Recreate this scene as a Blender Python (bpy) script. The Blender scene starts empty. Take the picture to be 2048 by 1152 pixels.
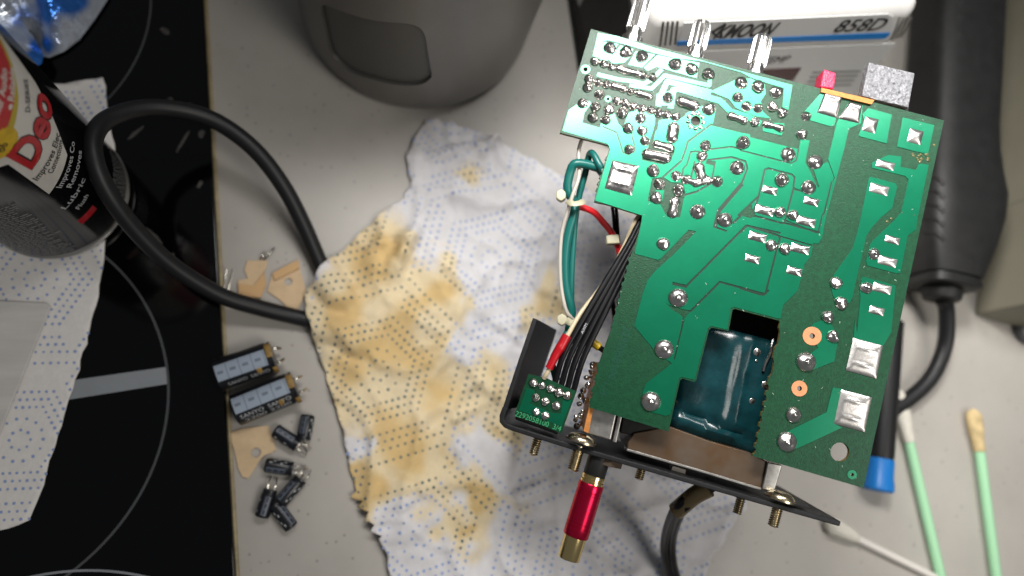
import bpy, bmesh, math, random
from mathutils import Vector, Matrix, noise
from mathutils.geometry import delaunay_2d_cdt

random.seed(7)
scene = bpy.context.scene
COL = scene.collection
MM = 0.001

# ----------------------------------------------------------------------------
# camera (all layout numbers below are millimetres, worktop top at z = 0)
# ----------------------------------------------------------------------------
F = 1462.0                      # focal length in pixels of the 2048 px wide photograph
CX, CY = 1024.0, 576.0
H = 300.0                       # height of the lens above the worktop
NADIR = (745.0, 880.0)          # where verticals of the room meet in the photograph


def camray(px, py):
    return Vector(((px - CX) / F, -(py - CY) / F, -1.0))


DOWN = camray(*NADIR).normalized()
UPC = -DOWN
YW = Vector((0, 1, 0)); YW = (YW - YW.dot(UPC) * UPC).normalized()
XW = YW.cross(UPC)
ROT = Matrix((XW, YW, UPC))     # camera space -> world space
CAMPOS = Vector((0, 0, H))

cd = bpy.data.cameras.new("camera")
cam = bpy.data.objects.new("camera", cd)
COL.objects.link(cam)
cam.matrix_world = Matrix.Translation(CAMPOS * MM) @ ROT.to_4x4()
cd.sensor_width = 36.0
cd.lens = F / 2048.0 * 36.0
cd.clip_start = 0.005
cd.clip_end = 20.0
cd.dof.use_dof = True
cd.dof.focus_distance = 0.232
cd.dof.aperture_fstop = 5.2
scene.camera = cam


def ray(px, py):
    return ROT @ camray(px, py)


def P(px, py, h=0.0):
    """point on the horizontal level h seen at a pixel"""
    d = ray(px, py)
    return CAMPOS + d * ((h - H) / d.z)


def on_plane(px, py, o, n):
    d = ray(px, py)
    return CAMPOS + d * ((o - CAMPOS).dot(n) / d.dot(n))


# frame of the circuit board: it leans, its solder side towards the lens
BN = -(ROT @ camray(1121, 722)).normalized()          # board normal, towards the lens
BO = CAMPOS + ray(1450, 520) * 232.0
B_O = on_plane(1182, 58, BO, BN)
BX = (on_plane(1888, 240, BO, BN) - B_O).normalized()
BY = BN.cross(BX)                                     # towards the control shafts


def B(px, py, off=0.0):
    return on_plane(px, py, BO + BN * off, BN)


def b2(px, py):
    v = B(px, py) - B_O
    return Vector((v.dot(BX), v.dot(BY)))


def bl(x, y, z=0.0):
    return B_O + BX * x + BY * y + BN * z


# ----------------------------------------------------------------------------
# light: dim kitchen, lamps under the wall cabinet and on the ceiling, plus an added one
# ----------------------------------------------------------------------------
world = bpy.data.worlds.new("World")
scene.world = world
world.use_nodes = True
bg = world.node_tree.nodes["Background"]
bg.inputs[0].default_value = (0.92, 0.96, 1.0, 1)
bg.inputs[1].default_value = 0.115


def area_lamp(name, loc, target, sx, sy, power, color):
    ld = bpy.data.lights.new(name, 'AREA')
    ld.shape = 'RECTANGLE'
    ld.size = sx * MM
    ld.size_y = sy * MM
    ld.energy = power
    ld.color = color
    o = bpy.data.objects.new(name, ld)
    COL.objects.link(o)
    z = (loc - target).normalized()
    x = Vector((1, 0, 0)); x = (x - x.dot(z) * z).normalized()
    y = z.cross(x)
    m = Matrix((x, y, z)).transposed().to_4x4()
    o.matrix_world = Matrix.Translation(loc * MM) @ m
    return o


def mirror_dir(px, py, n):
    d = ray(px, py).normalized()
    return d - 2 * d.dot(n) * n


spot = B(1215, 130)
lamp = area_lamp("cabinet_lamp", spot + mirror_dir(1215, 110, BN) * 250, spot + Vector((80, -22, 0)), 120, 80, 0.40, (1.0, 0.98, 0.95))
lamp.data.spread = math.radians(72)
area_lamp("ceiling_lamp", Vector((400, -250, 780)), Vector((0, -40, 0)), 300, 300, 2.7, (1.0, 0.96, 0.9))
lamp = area_lamp("sheen_lamp", B(1640, 140) + mirror_dir(1640, 60, BN) * 330, B(1640, 140), 260, 60, 0.18, (1.0, 0.98, 0.96))  # added unseen lamp, aimed to lay sheen on the board's right part
lamp.data.spread = math.radians(65)

vs = scene.view_settings
vs.view_transform = 'Standard'
vs.look = 'None'
vs.exposure = 0.0
vs.gamma = 1.0
scene.cycles.use_denoising = True
try:
    scene.cycles.denoiser = 'OPENIMAGEDENOISE'
except Exception:
    pass
scene.cycles.max_bounces = 8
scene.cycles.caustics_reflective = False
scene.cycles.caustics_refractive = False

# ----------------------------------------------------------------------------
# materials
# ----------------------------------------------------------------------------
MATS = {}


def mat(name, base, rough=0.5, metal=0.0, var=0.0, vscale=2.0, bump=0.0, bscale=1.0, bdist=0.2, spec=0.5,
        coat=0.0, rvar=0.0, trans=0.0, alpha=1.0, stretch=None, attr=None, ior=1.45, voro=None, detail=6.0, col2=None, thin=0.0):
    """vscale / bscale: feature size in millimetres"""
    if name in MATS:
        return MATS[name]
    m = bpy.data.materials.new(name)
    m.use_nodes = True
    nt = m.node_tree
    N, L = nt.nodes, nt.links
    p = N["Principled BSDF"]
    p.inputs["Base Color"].default_value = (*base, 1)
    p.inputs["Roughness"].default_value = rough
    p.inputs["Metallic"].default_value = metal
    p.inputs["Specular IOR Level"].default_value = spec
    p.inputs["IOR"].default_value = ior
    p.inputs["Coat Weight"].default_value = coat
    p.inputs["Coat Roughness"].default_value = 0.08
    p.inputs["Transmission Weight"].default_value = trans
    p.inputs["Alpha"].default_value = alpha
    if thin:
        p.inputs["Thin Film Thickness"].default_value = thin
        p.inputs["Thin Film IOR"].default_value = 1.5
    tc = N.new("ShaderNodeTexCoord")
    geo = N.new("ShaderNodeNewGeometry")
    vec = geo.outputs["Position"]
    if stretch:
        mp = N.new("ShaderNodeMapping")
        mp.inputs["Scale"].default_value = stretch
        L.new(vec, mp.inputs["Vector"])
        vec = mp.outputs["Vector"]
    colout = None
    if attr:
        a = N.new("ShaderNodeAttribute")
        a.attribute_name = attr
        colout = a.outputs["Color"]
    if var > 0 or rvar > 0:
        n = N.new("ShaderNodeTexNoise")
        n.inputs["Scale"].default_value = 1000.0 / vscale
        n.inputs["Detail"].default_value = detail
        n.inputs["Roughness"].default_value = 0.65
        L.new(vec, n.inputs["Vector"])
        if var > 0:
            cr = N.new("ShaderNodeMapRange")
            cr.inputs["From Min"].default_value = 0.3
            cr.inputs["From Max"].default_value = 0.7
            L.new(n.outputs["Fac"], cr.inputs["Value"])
            mx = N.new("ShaderNodeMix"); mx.data_type = 'RGBA'
            if col2:
                mx.inputs["A"].default_value = (*base, 1)
                mx.inputs["B"].default_value = (*col2, 1)
                L.new(cr.outputs["Result"], mx.inputs["Factor"])
            else:
                mx.blend_type = 'MULTIPLY'
                mx.inputs["Factor"].default_value = 1.0
                if colout:
                    L.new(colout, mx.inputs["A"])
                else:
                    mx.inputs["A"].default_value = (*base, 1)
                cr.inputs["To Min"].default_value = 1 - var
                cr.inputs["To Max"].default_value = 1 + var
                L.new(cr.outputs["Result"], mx.inputs["B"])
            colout = mx.outputs["Result"]
        if rvar > 0:
            rr = N.new("ShaderNodeMapRange")
            rr.inputs["From Min"].default_value = 0.3
            rr.inputs["From Max"].default_value = 0.7
            rr.inputs["To Min"].default_value = max(0.02, rough - rvar)
            rr.inputs["To Max"].default_value = min(1, rough + rvar)
            L.new(n.outputs["Fac"], rr.inputs["Value"])
            L.new(rr.outputs["Result"], p.inputs["Roughness"])
    if voro:                               # speckles: (size mm, threshold, colour)
        size, thr, vc = voro
        v = N.new("ShaderNodeTexVoronoi")
        v.inputs["Scale"].default_value = 1000.0 / size
        L.new(geo.outputs["Position"], v.inputs["Vector"])
        lt = N.new("ShaderNodeMath"); lt.operation = 'LESS_THAN'
        lt.inputs[1].default_value = thr
        L.new(v.outputs["Distance"], lt.inputs[0])
        wn = N.new("ShaderNodeSeparateColor")
        L.new(v.outputs["Color"], wn.inputs[0])
        gt = N.new("ShaderNodeMath"); gt.operation = 'GREATER_THAN'; gt.inputs[1].default_value = 0.72
        L.new(wn.outputs[0], gt.inputs[0])
        ml = N.new("ShaderNodeMath"); ml.operation = 'MULTIPLY'
        L.new(lt.outputs[0], ml.inputs[0]); L.new(gt.outputs[0], ml.inputs[1])
        ml2 = N.new("ShaderNodeMath"); ml2.operation = 'MULTIPLY'; ml2.inputs[1].default_value = 0.6
        L.new(ml.outputs[0], ml2.inputs[0])
        mv = N.new("ShaderNodeMix"); mv.data_type = 'RGBA'
        if colout:
            L.new(colout, mv.inputs["A"])
        else:
            mv.inputs["A"].default_value = (*base, 1)
        mv.inputs["B"].default_value = (*vc, 1)
        L.new(ml2.outputs[0], mv.inputs["Factor"])
        colout = mv.outputs["Result"]
    if colout:
        L.new(colout, p.inputs["Base Color"])
    if bump > 0:
        nb = N.new("ShaderNodeTexNoise")
        nb.inputs["Scale"].default_value = 1000.0 / bscale
        nb.inputs["Detail"].default_value = 4.0
        L.new(vec, nb.inputs["Vector"])
        bp = N.new("ShaderNodeBump")
        bp.inputs["Strength"].default_value = bump
        bp.inputs["Distance"].default_value = bdist * MM
        L.new(nb.outputs["Fac"], bp.inputs["Height"])
        L.new(bp.outputs["Normal"], p.inputs["Normal"])
    MATS[name] = m
    return m


M_counter = mat("worktop", (0.40, 0.375, 0.34), 0.42, var=0.10, vscale=60, bump=0.15, bscale=0.6, bdist=0.05,
                voro=(3.4, 0.16, (0.2, 0.18, 0.16)))
M_glass = mat("hob_glass", (0.0012, 0.0012, 0.0016), 0.06, spec=0.38, rvar=0.04, vscale=40)
M_seal = mat("seal", (0.30, 0.24, 0.13), 0.5, var=0.35, vscale=5)
M_hobprint = mat("hob_print", (0.075, 0.078, 0.083), 0.25)
M_hobbar = mat("hob_bar", (0.26, 0.28, 0.30), 0.25, var=0.08, vscale=20)
M_glint = mat("glass_glint", (0.055, 0.05, 0.045), 0.5, var=0.6, vscale=1.5, bump=0.6, bscale=0.8)  # lamp glints on the hob, painted as pale patches
M_copper = mat("green_mask_on_copper", (0.0004, 0.145, 0.070), 0.34, metal=0.7, var=0.08, vscale=9, bump=0.2, bscale=0.5,
               bdist=0.05, spec=0.3, coat=0.55)
M_copper.node_tree.nodes["Principled BSDF"].inputs["Coat Roughness"].default_value = 0.2
M_lam = mat("green_mask_on_laminate", (0.002, 0.042, 0.016), 0.38, var=0.3, vscale=1.2, bump=0.8, bscale=0.5,
            bdist=0.09, spec=0.32)
M_gap = mat("shaded_gap_mask", (0.002, 0.020, 0.010), 0.35)  # groove shade painted in as a darker green
M_edge = mat("board_edge", (0.13, 0.095, 0.03), 0.8, spec=0.2, var=0.4, vscale=1.2)
M_solder = mat("solder", (0.70, 0.67, 0.64), 0.22, metal=1.0, rvar=0.08, vscale=1.2, bump=0.25, bscale=1.1, bdist=0.12)
M_solderd = mat("dull_solder", (0.52, 0.50, 0.48), 0.34, metal=1.0, bump=0.3, bscale=0.5, bdist=0.08, var=0.15, vscale=1.0)
M_legend = mat("etched_legend", (0.004, 0.045, 0.03), 0.35)
M_legend2 = mat("etched_legend_light", (0.05, 0.30, 0.13), 0.35)
M_barecu = mat("bare_copper", (0.62, 0.27, 0.13), 0.42, metal=0.55, var=0.12, vscale=2)
M_blackmet = mat("black_panel", (0.010, 0.010, 0.011), 0.5, spec=0.35, bump=0.3, bscale=0.5, bdist=0.05, var=0.4, vscale=2)
M_steel = mat("steel", (0.36, 0.35, 0.33), 0.36, metal=0.9, var=0.25, vscale=3, bump=0.15, bscale=0.8, bdist=0.05)
M_steelst = mat("stained_steel", (0.10, 0.08, 0.062), 0.42, metal=0.35, var=1.0, vscale=16, col2=(0.075, 0.032, 0.005), detail=3)
M_bright = mat("knurled_nickel", (0.82, 0.81, 0.79), 0.2, metal=1.0, var=0.1, vscale=2)
M_zinc = mat("yellow_zinc", (0.50, 0.43, 0.30), 0.27, metal=1.0, var=0.25, vscale=1.5)
M_gold = mat("gold_plate", (0.86, 0.66, 0.30), 0.18, metal=1.0, bump=0.1, bscale=1.0, bdist=0.03)
M_redan = mat("red_anodised", (0.50, 0.008, 0.045), 0.26, metal=0.85, var=0.1, vscale=3)
M_blackpl = mat("black_plastic", (0.010, 0.010, 0.010), 0.5, spec=0.35, bump=0.25, bscale=0.7, bdist=0.06, var=0.3, vscale=6)
M_rubber = mat("black_rubber", (0.010, 0.010, 0.011), 0.45, spec=0.4, bump=0.1, bscale=1.0, bdist=0.05)
M_wireblk = mat("black_pvc", (0.005, 0.005, 0.006), 0.33, spec=0.25)
M_wiregrn = mat("green_pvc", (0.006, 0.11, 0.095), 0.35)
M_wirewht = mat("white_pvc", (0.42, 0.39, 0.34), 0.4)
M_wirecrm = mat("cream_pvc", (0.52, 0.43, 0.28), 0.4)
M_wirered = mat("red_pvc", (0.62, 0.012, 0.018), 0.35)
M_shrink = mat("red_shrink", (0.38, 0.006, 0.012), 0.3, bump=0.2, bscale=1.5)
M_nylon = mat("nylon", (0.46, 0.43, 0.30), 0.45)
M_yellow = mat("yellow_pvc", (0.45, 0.30, 0.01), 0.4)
M_tape = mat("teal_tape", (0.003, 0.026, 0.031), 0.22, var=0.4, vscale=6, bump=0.3, bscale=6, bdist=0.7)
M_orange = mat("phenolic", (0.42, 0.16, 0.03), 0.6, var=0.25, vscale=1.0)
M_redled = mat("red_plastic", (0.55, 0.02, 0.07), 0.4, var=0.4, vscale=0.9, bump=0.9, bscale=0.7, bdist=0.3)
M_grain = mat("grained_plastic", (0.15, 0.15, 0.16), 0.32, var=0.45, vscale=0.9, bump=1.0, bscale=1.6, bdist=1.0, voro=(1.3, 0.33, (0.01, 0.01, 0.012)))
M_void = mat("dark_inside", (0.006, 0.006, 0.006), 0.6)
M_station = mat("station_plastic", (0.56, 0.55, 0.53), 0.38, var=0.06, vscale=20, bump=0.1, bscale=0.6, bdist=0.04)
M_stlabel = mat("station_label", (0.50, 0.50, 0.49), 0.35)
M_blue = mat("blue_print", (0.012, 0.16, 0.45), 0.4)
M_ink = mat("black_ink", (0.01, 0.01, 0.012), 0.45)
M_disp = mat("red_display", (0.045, 0.008, 0.009), 0.25)
M_greybin = mat("grey_plastic", (0.15, 0.143, 0.133), 0.36, var=0.04, vscale=30)
M_greydark = mat("dark_grey_plastic", (0.082, 0.081, 0.075), 0.42)
M_beige = mat("beige_plastic", (0.21, 0.195, 0.145), 0.55, var=0.06, vscale=30)
M_tan = mat("tan_card", (0.60, 0.44, 0.27), 0.8, var=0.10, vscale=6)
M_capblk = mat("capacitor_sleeve", (0.010, 0.011, 0.014), 0.3)
M_capblu = mat("capacitor_stripe", (0.28, 0.33, 0.40), 0.4)
M_capdim = mat("dim_stripe", (0.085, 0.10, 0.13), 0.4)
M_capend = mat("capacitor_end", (0.16, 0.15, 0.14), 0.6)
M_glue = mat("brown_glue", (0.26, 0.16, 0.045), 0.5, var=0.4, vscale=3)
M_print = mat("grey_print", (0.42, 0.43, 0.44), 0.5)
M_lead = mat("tinned_lead", (0.7, 0.66, 0.58), 0.25, metal=1.0)
M_swabgrn = mat("green_stick", (0.36, 0.66, 0.40), 0.45)
M_swabwht = mat("white_stick", (0.70, 0.66, 0.61), 0.45)
M_cotton = mat("cotton", (0.66, 0.63, 0.55), 0.9, var=0.1, vscale=3, bump=0.6, bscale=0.7, bdist=0.3)
M_cottony = mat("stained_cotton", (0.60, 0.46, 0.24), 0.9, var=0.35, vscale=5, bump=0.6, bscale=0.7, bdist=0.3)
M_bluecap = mat("blue_cap", (0.01, 0.17, 0.52), 0.35)
M_paper = mat("paper_towel", (0.72, 0.71, 0.72), 0.95, attr="tint", var=0.05, vscale=3, bump=0.7, bscale=1.5, bdist=0.25, spec=0.15)
M_dot = mat("blue_dots", (0.27, 0.36, 0.61), 0.9, spec=0.1)
M_dot2 = mat("blue_dots_on_stain", (0.11, 0.16, 0.17), 0.9, spec=0.1)
M_sheet = mat("brushed_sheet", (0.60, 0.58, 0.555), 0.45, metal=0.0, var=0.12, vscale=6, stretch=(0.12, 1, 1))
M_canblk = mat("can_black", (0.004, 0.004, 0.005), 0.16, spec=0.35)
M_canred = mat("can_red", (0.42, 0.008, 0.015), 0.32, coat=0.3)
M_canwht = mat("can_white", (0.60, 0.58, 0.54), 0.32, coat=0.3)
M_cangld = mat("can_gold", (0.55, 0.36, 0.02), 0.4, var=0.2, vscale=3)
M_canyel = mat("can_yellow_edge", (0.42, 0.33, 0.03), 0.4)
M_tin = mat("tinplate", (0.48, 0.46, 0.43), 0.3, metal=0.9)
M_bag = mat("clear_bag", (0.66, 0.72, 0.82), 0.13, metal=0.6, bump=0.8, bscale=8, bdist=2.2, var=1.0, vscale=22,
            col2=(0.05, 0.22, 0.75), thin=380.0, detail=1)  # blue glints painted into the film's colour as noise
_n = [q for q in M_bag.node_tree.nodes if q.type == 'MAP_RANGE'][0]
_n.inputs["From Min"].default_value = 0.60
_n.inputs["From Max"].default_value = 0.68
M_sleeve = mat("amber_sleeve", (0.35, 0.26, 0.12), 0.25, trans=0.75)

# ----------------------------------------------------------------------------
# helpers
# ----------------------------------------------------------------------------
WLOC = {}


class Slab(tuple):
    """geometry of a bevelled block: shaded with area-weighted normals"""



def origin_of(parent):
    return WLOC[parent.name] if parent is not None else Vector((0, 0, 0))


def finish(name, me, origin, parent):
    o = bpy.data.objects.new(name, me)
    COL.objects.link(o)
    WLOC[o.name] = origin.copy()
    if parent is not None:
        o.parent = parent
        o.location = (origin - origin_of(parent)) * MM
    else:
        o.location = origin * MM
    return o


def obj(name, geom, material, parent=None, smooth=True, mats2=None, fmats=None, angle=None):
    """geom = (verts in world millimetres, faces)"""
    verts, faces = geom
    lo = Vector((min(v[i] for v in verts) for i in range(3)))
    hi = Vector((max(v[i] for v in verts) for i in range(3)))
    org = (lo + hi) / 2
    if parent is None:
        org.z = lo.z
    me = bpy.data.meshes.new(name)
    me.from_pydata([tuple((Vector(v) - org) * MM) for v in verts], [], faces)
    me.materials.append(material)
    for m2 in (mats2 or []):
        me.materials.append(m2)
    if fmats:
        me.polygons.foreach_set("material_index", fmats)
    me.validate()
    bm = bmesh.new(); bm.from_mesh(me)
    bmesh.ops.remove_doubles(bm, verts=bm.verts, dist=1e-7)
    bmesh.ops.recalc_face_normals(bm, faces=bm.faces)
    bm.to_mesh(me); bm.free()
    if smooth:
        me.polygons.foreach_set("use_smooth", [True] * len(me.polygons))
        me.set_sharp_from_angle(angle=math.radians(angle if angle else (50 if isinstance(geom, Slab) else 38)))
    o = finish(name, me, org, parent)
    if smooth and isinstance(geom, Slab):
        w = o.modifiers.new("weighted_normals", 'WEIGHTED_NORMAL')
        w.weight = 100
        w.keep_sharp = True
    return o


def rawobj(name, geom, material, parent=None, smooth=True):
    """as obj() without welding (dense sheets)"""
    verts, faces = geom
    lo = Vector((min(v[i] for v in verts) for i in range(3)))
    hi = Vector((max(v[i] for v in verts) for i in range(3)))
    org = (lo + hi) / 2
    if parent is None:
        org.z = lo.z
    me = bpy.data.meshes.new(name)
    me.from_pydata([tuple((Vector(v) - org) * MM) for v in verts], [], faces)
    me.materials.append(material)
    if smooth:
        me.polygons.foreach_set("use_smooth", [True] * len(me.polygons))
    return finish(name, me, org, parent)


def thing(name, label, cat, loc, group=None):
    o = bpy.data.objects.new(name, None)
    COL.objects.link(o)
    o.empty_display_size = 0.01
    o.location = loc * MM
    WLOC[o.name] = loc.copy()
    tag(o, label, cat, group)
    return o


def tag(o, label=None, cat=None, group=None, kind=None):
    if label: o["label"] = label
    if cat: o["category"] = cat
    if group: o["group"] = group
    if kind: o["kind"] = kind
    return o


def spline(pts, n=8):
    """Catmull-Rom through 3D points"""
    pts = [Vector(p) for p in pts]
    if len(pts) < 3:
        return pts
    out = []
    ext = [pts[0] * 2 - pts[1]] + pts + [pts[-1] * 2 - pts[-2]]
    for i in range(1, len(ext) - 2):
        p0, p1, p2, p3 = ext[i - 1:i + 3]
        for k in range(n):
            t = k / n
            out.append(0.5 * ((2 * p1) + (p2 - p0) * t + (2 * p0 - 5 * p1 + 4 * p2 - p3) * t * t
                              + (3 * p1 - p0 - 3 * p2 + p3) * t ** 3))
    out.append(pts[-1])
    return out


def tube(pts, r, seg=12, n=8, flat=1.0, up=None):
    pts = spline(pts, n)
    verts, faces = [], []
    t0 = (pts[1] - pts[0]).normalized()
    u = up if up else (Vector((0, 0, 1)) if abs(t0.z) < 0.9 else Vector((1, 0, 0)))
    for i, p in enumerate(pts):
        a = pts[max(i - 1, 0)]; b = pts[min(i + 1, len(pts) - 1)]
        t = (b - a).normalized()
        u = (u - u.dot(t) * t).normalized()
        w = t.cross(u)
        rr = r(i / (len(pts) - 1)) if callable(r) else r
        for k in range(seg):
            an = 2 * math.pi * k / seg
            verts.append(p + u * (rr * math.cos(an) * flat) + w * (rr * math.sin(an)))
    m = len(pts)
    for i in range(m - 1):
        for k in range(seg):
            a = i * seg + k; b = i * seg + (k + 1) % seg
            faces.append((a, b, b + seg, a + seg))
    faces.append(tuple(range(seg)))
    faces.append(tuple(range((m - 1) * seg, m * seg)))
    return verts, faces


def lathe(o, ax, prof, seg=28, wob=None):
    """profile [(distance along axis, radius)]"""
    ax = ax.normalized()
    u = Vector((0, 0, 1)) if abs(ax.z) < 0.9 else Vector((1, 0, 0))
    u = (u - u.dot(ax) * ax).normalized()
    w = ax.cross(u)
    verts, faces = [], []
    for z, r in prof:
        for k in range(seg):
            an = 2 * math.pi * k / seg
            rr = r * (wob(z, an) if wob else 1)
            verts.append(o + ax * z + u * (rr * math.cos(an)) + w * (rr * math.sin(an)))
    for i in range(len(prof) - 1):
        for k in range(seg):
            a = i * seg + k; b = i * seg + (k + 1) % seg
            faces.append((a, b, b + seg, a + seg))
    faces.append(tuple(range(seg)))
    faces.append(tuple(range((len(prof) - 1) * seg, len(prof) * seg)))
    return verts, faces


def hexa(c8, bev=0.0, seg=3):
    """box from 8 corners: 4 bottom then 4 top (same order), bevelled"""
    bm = bmesh.new()
    v = [bm.verts.new(p) for p in c8]
    for f in ((0, 1, 2, 3), (4, 5, 6, 7), (0, 1, 5, 4), (1, 2, 6, 5), (2, 3, 7, 6), (3, 0, 4, 7)):
        bm.faces.new([v[i] for i in f])
    bmesh.ops.recalc_face_normals(bm, faces=bm.faces)
    if bev > 0:
        bmesh.ops.bevel(bm, geom=bm.edges[:], offset=bev, segments=seg, profile=0.5, affect='EDGES')
    bm.verts.index_update()
    out = Slab(([vv.co.copy() for vv in bm.verts], [tuple(vv.index for vv in f.verts) for f in bm.faces]))
    bm.free()
    return out


def slab(top, down, bev=0.0, seg=2):
    """prism from a polygon of 3D points swept by a vector; optional edge bevel"""
    bm = bmesh.new()
    a = [bm.verts.new(p) for p in top]
    b = [bm.verts.new(Vector(p) + down) for p in top]
    bm.faces.new(a)
    bm.faces.new(list(reversed(b)))
    n = len(a)
    for i in range(n):
        j = (i + 1) % n
        bm.faces.new((a[i], b[i], b[j], a[j]))
    bmesh.ops.recalc_face_normals(bm, faces=bm.faces)
    if bev > 0:
        ed = [e for e in bm.edges if not (e.verts[0] in b and e.verts[1] in b)]
        bmesh.ops.bevel(bm, geom=ed, offset=bev, segments=seg, profile=0.5, affect='EDGES', clamp_overlap=True)
    bm.verts.index_update()
    out = Slab(([vv.co.copy() for vv in bm.verts], [tuple(vv.index for vv in f.verts) for f in bm.faces]))
    bm.free()
    return out


def join(*gs):
    V, Fc = [], []
    for v, f in gs:
        k = len(V)
        V += list(v)
        Fc += [tuple(i + k for i in q) for q in f]
    return V, Fc


def ccw(poly):
    a = sum(poly[i][0] * poly[(i + 1) % len(poly)][1] - poly[(i + 1) % len(poly)][0] * poly[i][1] for i in range(len(poly)))
    return list(poly) if a > 0 else list(reversed(poly))


def disc2(c, r, n=14):
    return [Vector((c[0] + r * math.cos(2 * math.pi * k / n), c[1] + r * math.sin(2 * math.pi * k / n))) for k in range(n)]


def cdt_layers(polys, extra=()):
    """paint polygons one over another; polys = [(points, kind)], later ones win. -> verts, [(tri, kind)]"""
    V, E, Fs = [], [], []
    for pts, kind in polys:
        pts = ccw([Vector((p[0], p[1])) for p in pts])
        k = len(V)
        V += pts
        Fs.append(list(range(k, k + len(pts))))
    V += [Vector((p[0], p[1])) for p in extra]
    ov, oe, of, vo, eo, fo = delaunay_2d_cdt(V, E, Fs, 0, 1e-4, True)
    out = []
    for f, ids in zip(of, fo):
        if not ids:
            continue
        kind = polys[max(ids)][1]
        if kind is not None:
            out.append((tuple(f), kind))
    return ov, out


def text2d(s, size=1.0, shear=0.0, bold=0.0, space=1.0):
    c = bpy.data.curves.new("lettering", 'FONT')
    c.body = s
    c.size = 1.0
    c.shear = shear
    c.offset = bold
    c.space_character = space
    c.resolution_u = 3
    o = bpy.data.objects.new("lettering", c)
    COL.objects.link(o)
    bpy.context.view_layer.update()
    me = o.to_mesh()
    v = [(p.co.x * size, p.co.y * size) for p in me.vertices]
    f = [tuple(p.vertices) for p in me.polygons]
    o.to_mesh_clear()
    bpy.data.objects.remove(o)
    bpy.data.curves.remove(c)
    return v, f


def fit_text(s, p0, p1, height, mapper, shear=0.0, bold=0.0, lift=0.0):
    """2D text set on the line p0-p1 (2D), stretched to it; mapper(x, y) -> 3D"""
    v, f = text2d(s, 1.0, shear, bold)
    x0 = min(a[0] for a in v); x1 = max(a[0] for a in v)
    y1 = max(a[1] for a in v)
    d = Vector(p1) - Vector(p0)
    L_ = d.length
    e = d / L_
    n = Vector((-e.y, e.x)) * (1 if height > 0 else -1)
    h = abs(height)
    out = []
    for a in v:
        q = Vector(p0) + e * ((a[0] - x0) / (x1 - x0) * L_) + n * (a[1] / y1 * h)
        out.append(mapper(q.x, q.y))
    return out, f


# ----------------------------------------------------------------------------
# setting: worktop
# ----------------------------------------------------------------------------
ctop = [Vector((-1200, -900, 0)), Vector((1200, -900, 0)), Vector((1200, 900, 0)), Vector((-1200, 900, 0))]
o = obj("worktop", slab(ctop, Vector((0, 0, -30))), M_counter, smooth=False)
tag(o, kind="structure")

# induction hob: a black glass slab lying on the worktop
HZ = 4.0
e0, e1 = P(407, 0, HZ), P(470, 1152, HZ)
ed = (e1 - e0).normalized()
pp = Vector((ed.y, -ed.x, 0))
if pp.x > 0:
    pp = -pp                                      # towards the left
a0, a1 = e0 - ed * 260, e1 + ed * 240
hob = thing("induction_hob", "black glass hob with thin grey ring lines left of the pale worktop", "hob", (a0 + a1) / 2 + pp * 280 - Vector((0, 0, HZ)))
obj("glass_top", slab([a0, a1, a1 + pp * 560, a0 + pp * 560], Vector((0, 0, -HZ + 0.05)), 0.7), M_glass, hob)
obj("edge_seal", tube([a0 - pp * 0.2 - Vector((0, 0, 3.2)), a1 - pp * 0.2 - Vector((0, 0, 3.2))], 0.9, 8), M_seal, hob)


def ring_band(c, r, w, z, a_0=0, a_1=360, n=120):
    vs_, fs = [], []
    for k in range(n + 1):
        an = math.radians(a_0 + (a_1 - a_0) * k / n)
        for rr in (r - w / 2, r + w / 2):
            vs_.append(Vector((c.x + rr * math.cos(an), c.y + rr * math.sin(an), z)))
    for k in range(n):
        fs.append((2 * k, 2 * k + 1, 2 * k + 3, 2 * k + 2))
    return vs_, fs


def circ3(p, q, r):
    ax, ay, bx, by, cx, cy = p.x, p.y, q.x, q.y, r.x, r.y
    d = 2 * (ax * (by - cy) + bx * (cy - ay) + cx * (ay - by))
    ux = ((ax * ax + ay * ay) * (by - cy) + (bx * bx + by * by) * (cy - ay) + (cx * cx + cy * cy) * (ay - by)) / d
    uy = ((ax * ax + ay * ay) * (cx - bx) + (bx * bx + by * by) * (ax - cx) + (cx * cx + cy * cy) * (bx - ax)) / d
    c = Vector((ux, uy, 0))
    return c, (Vector((ax, ay, 0)) - c).length


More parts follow.
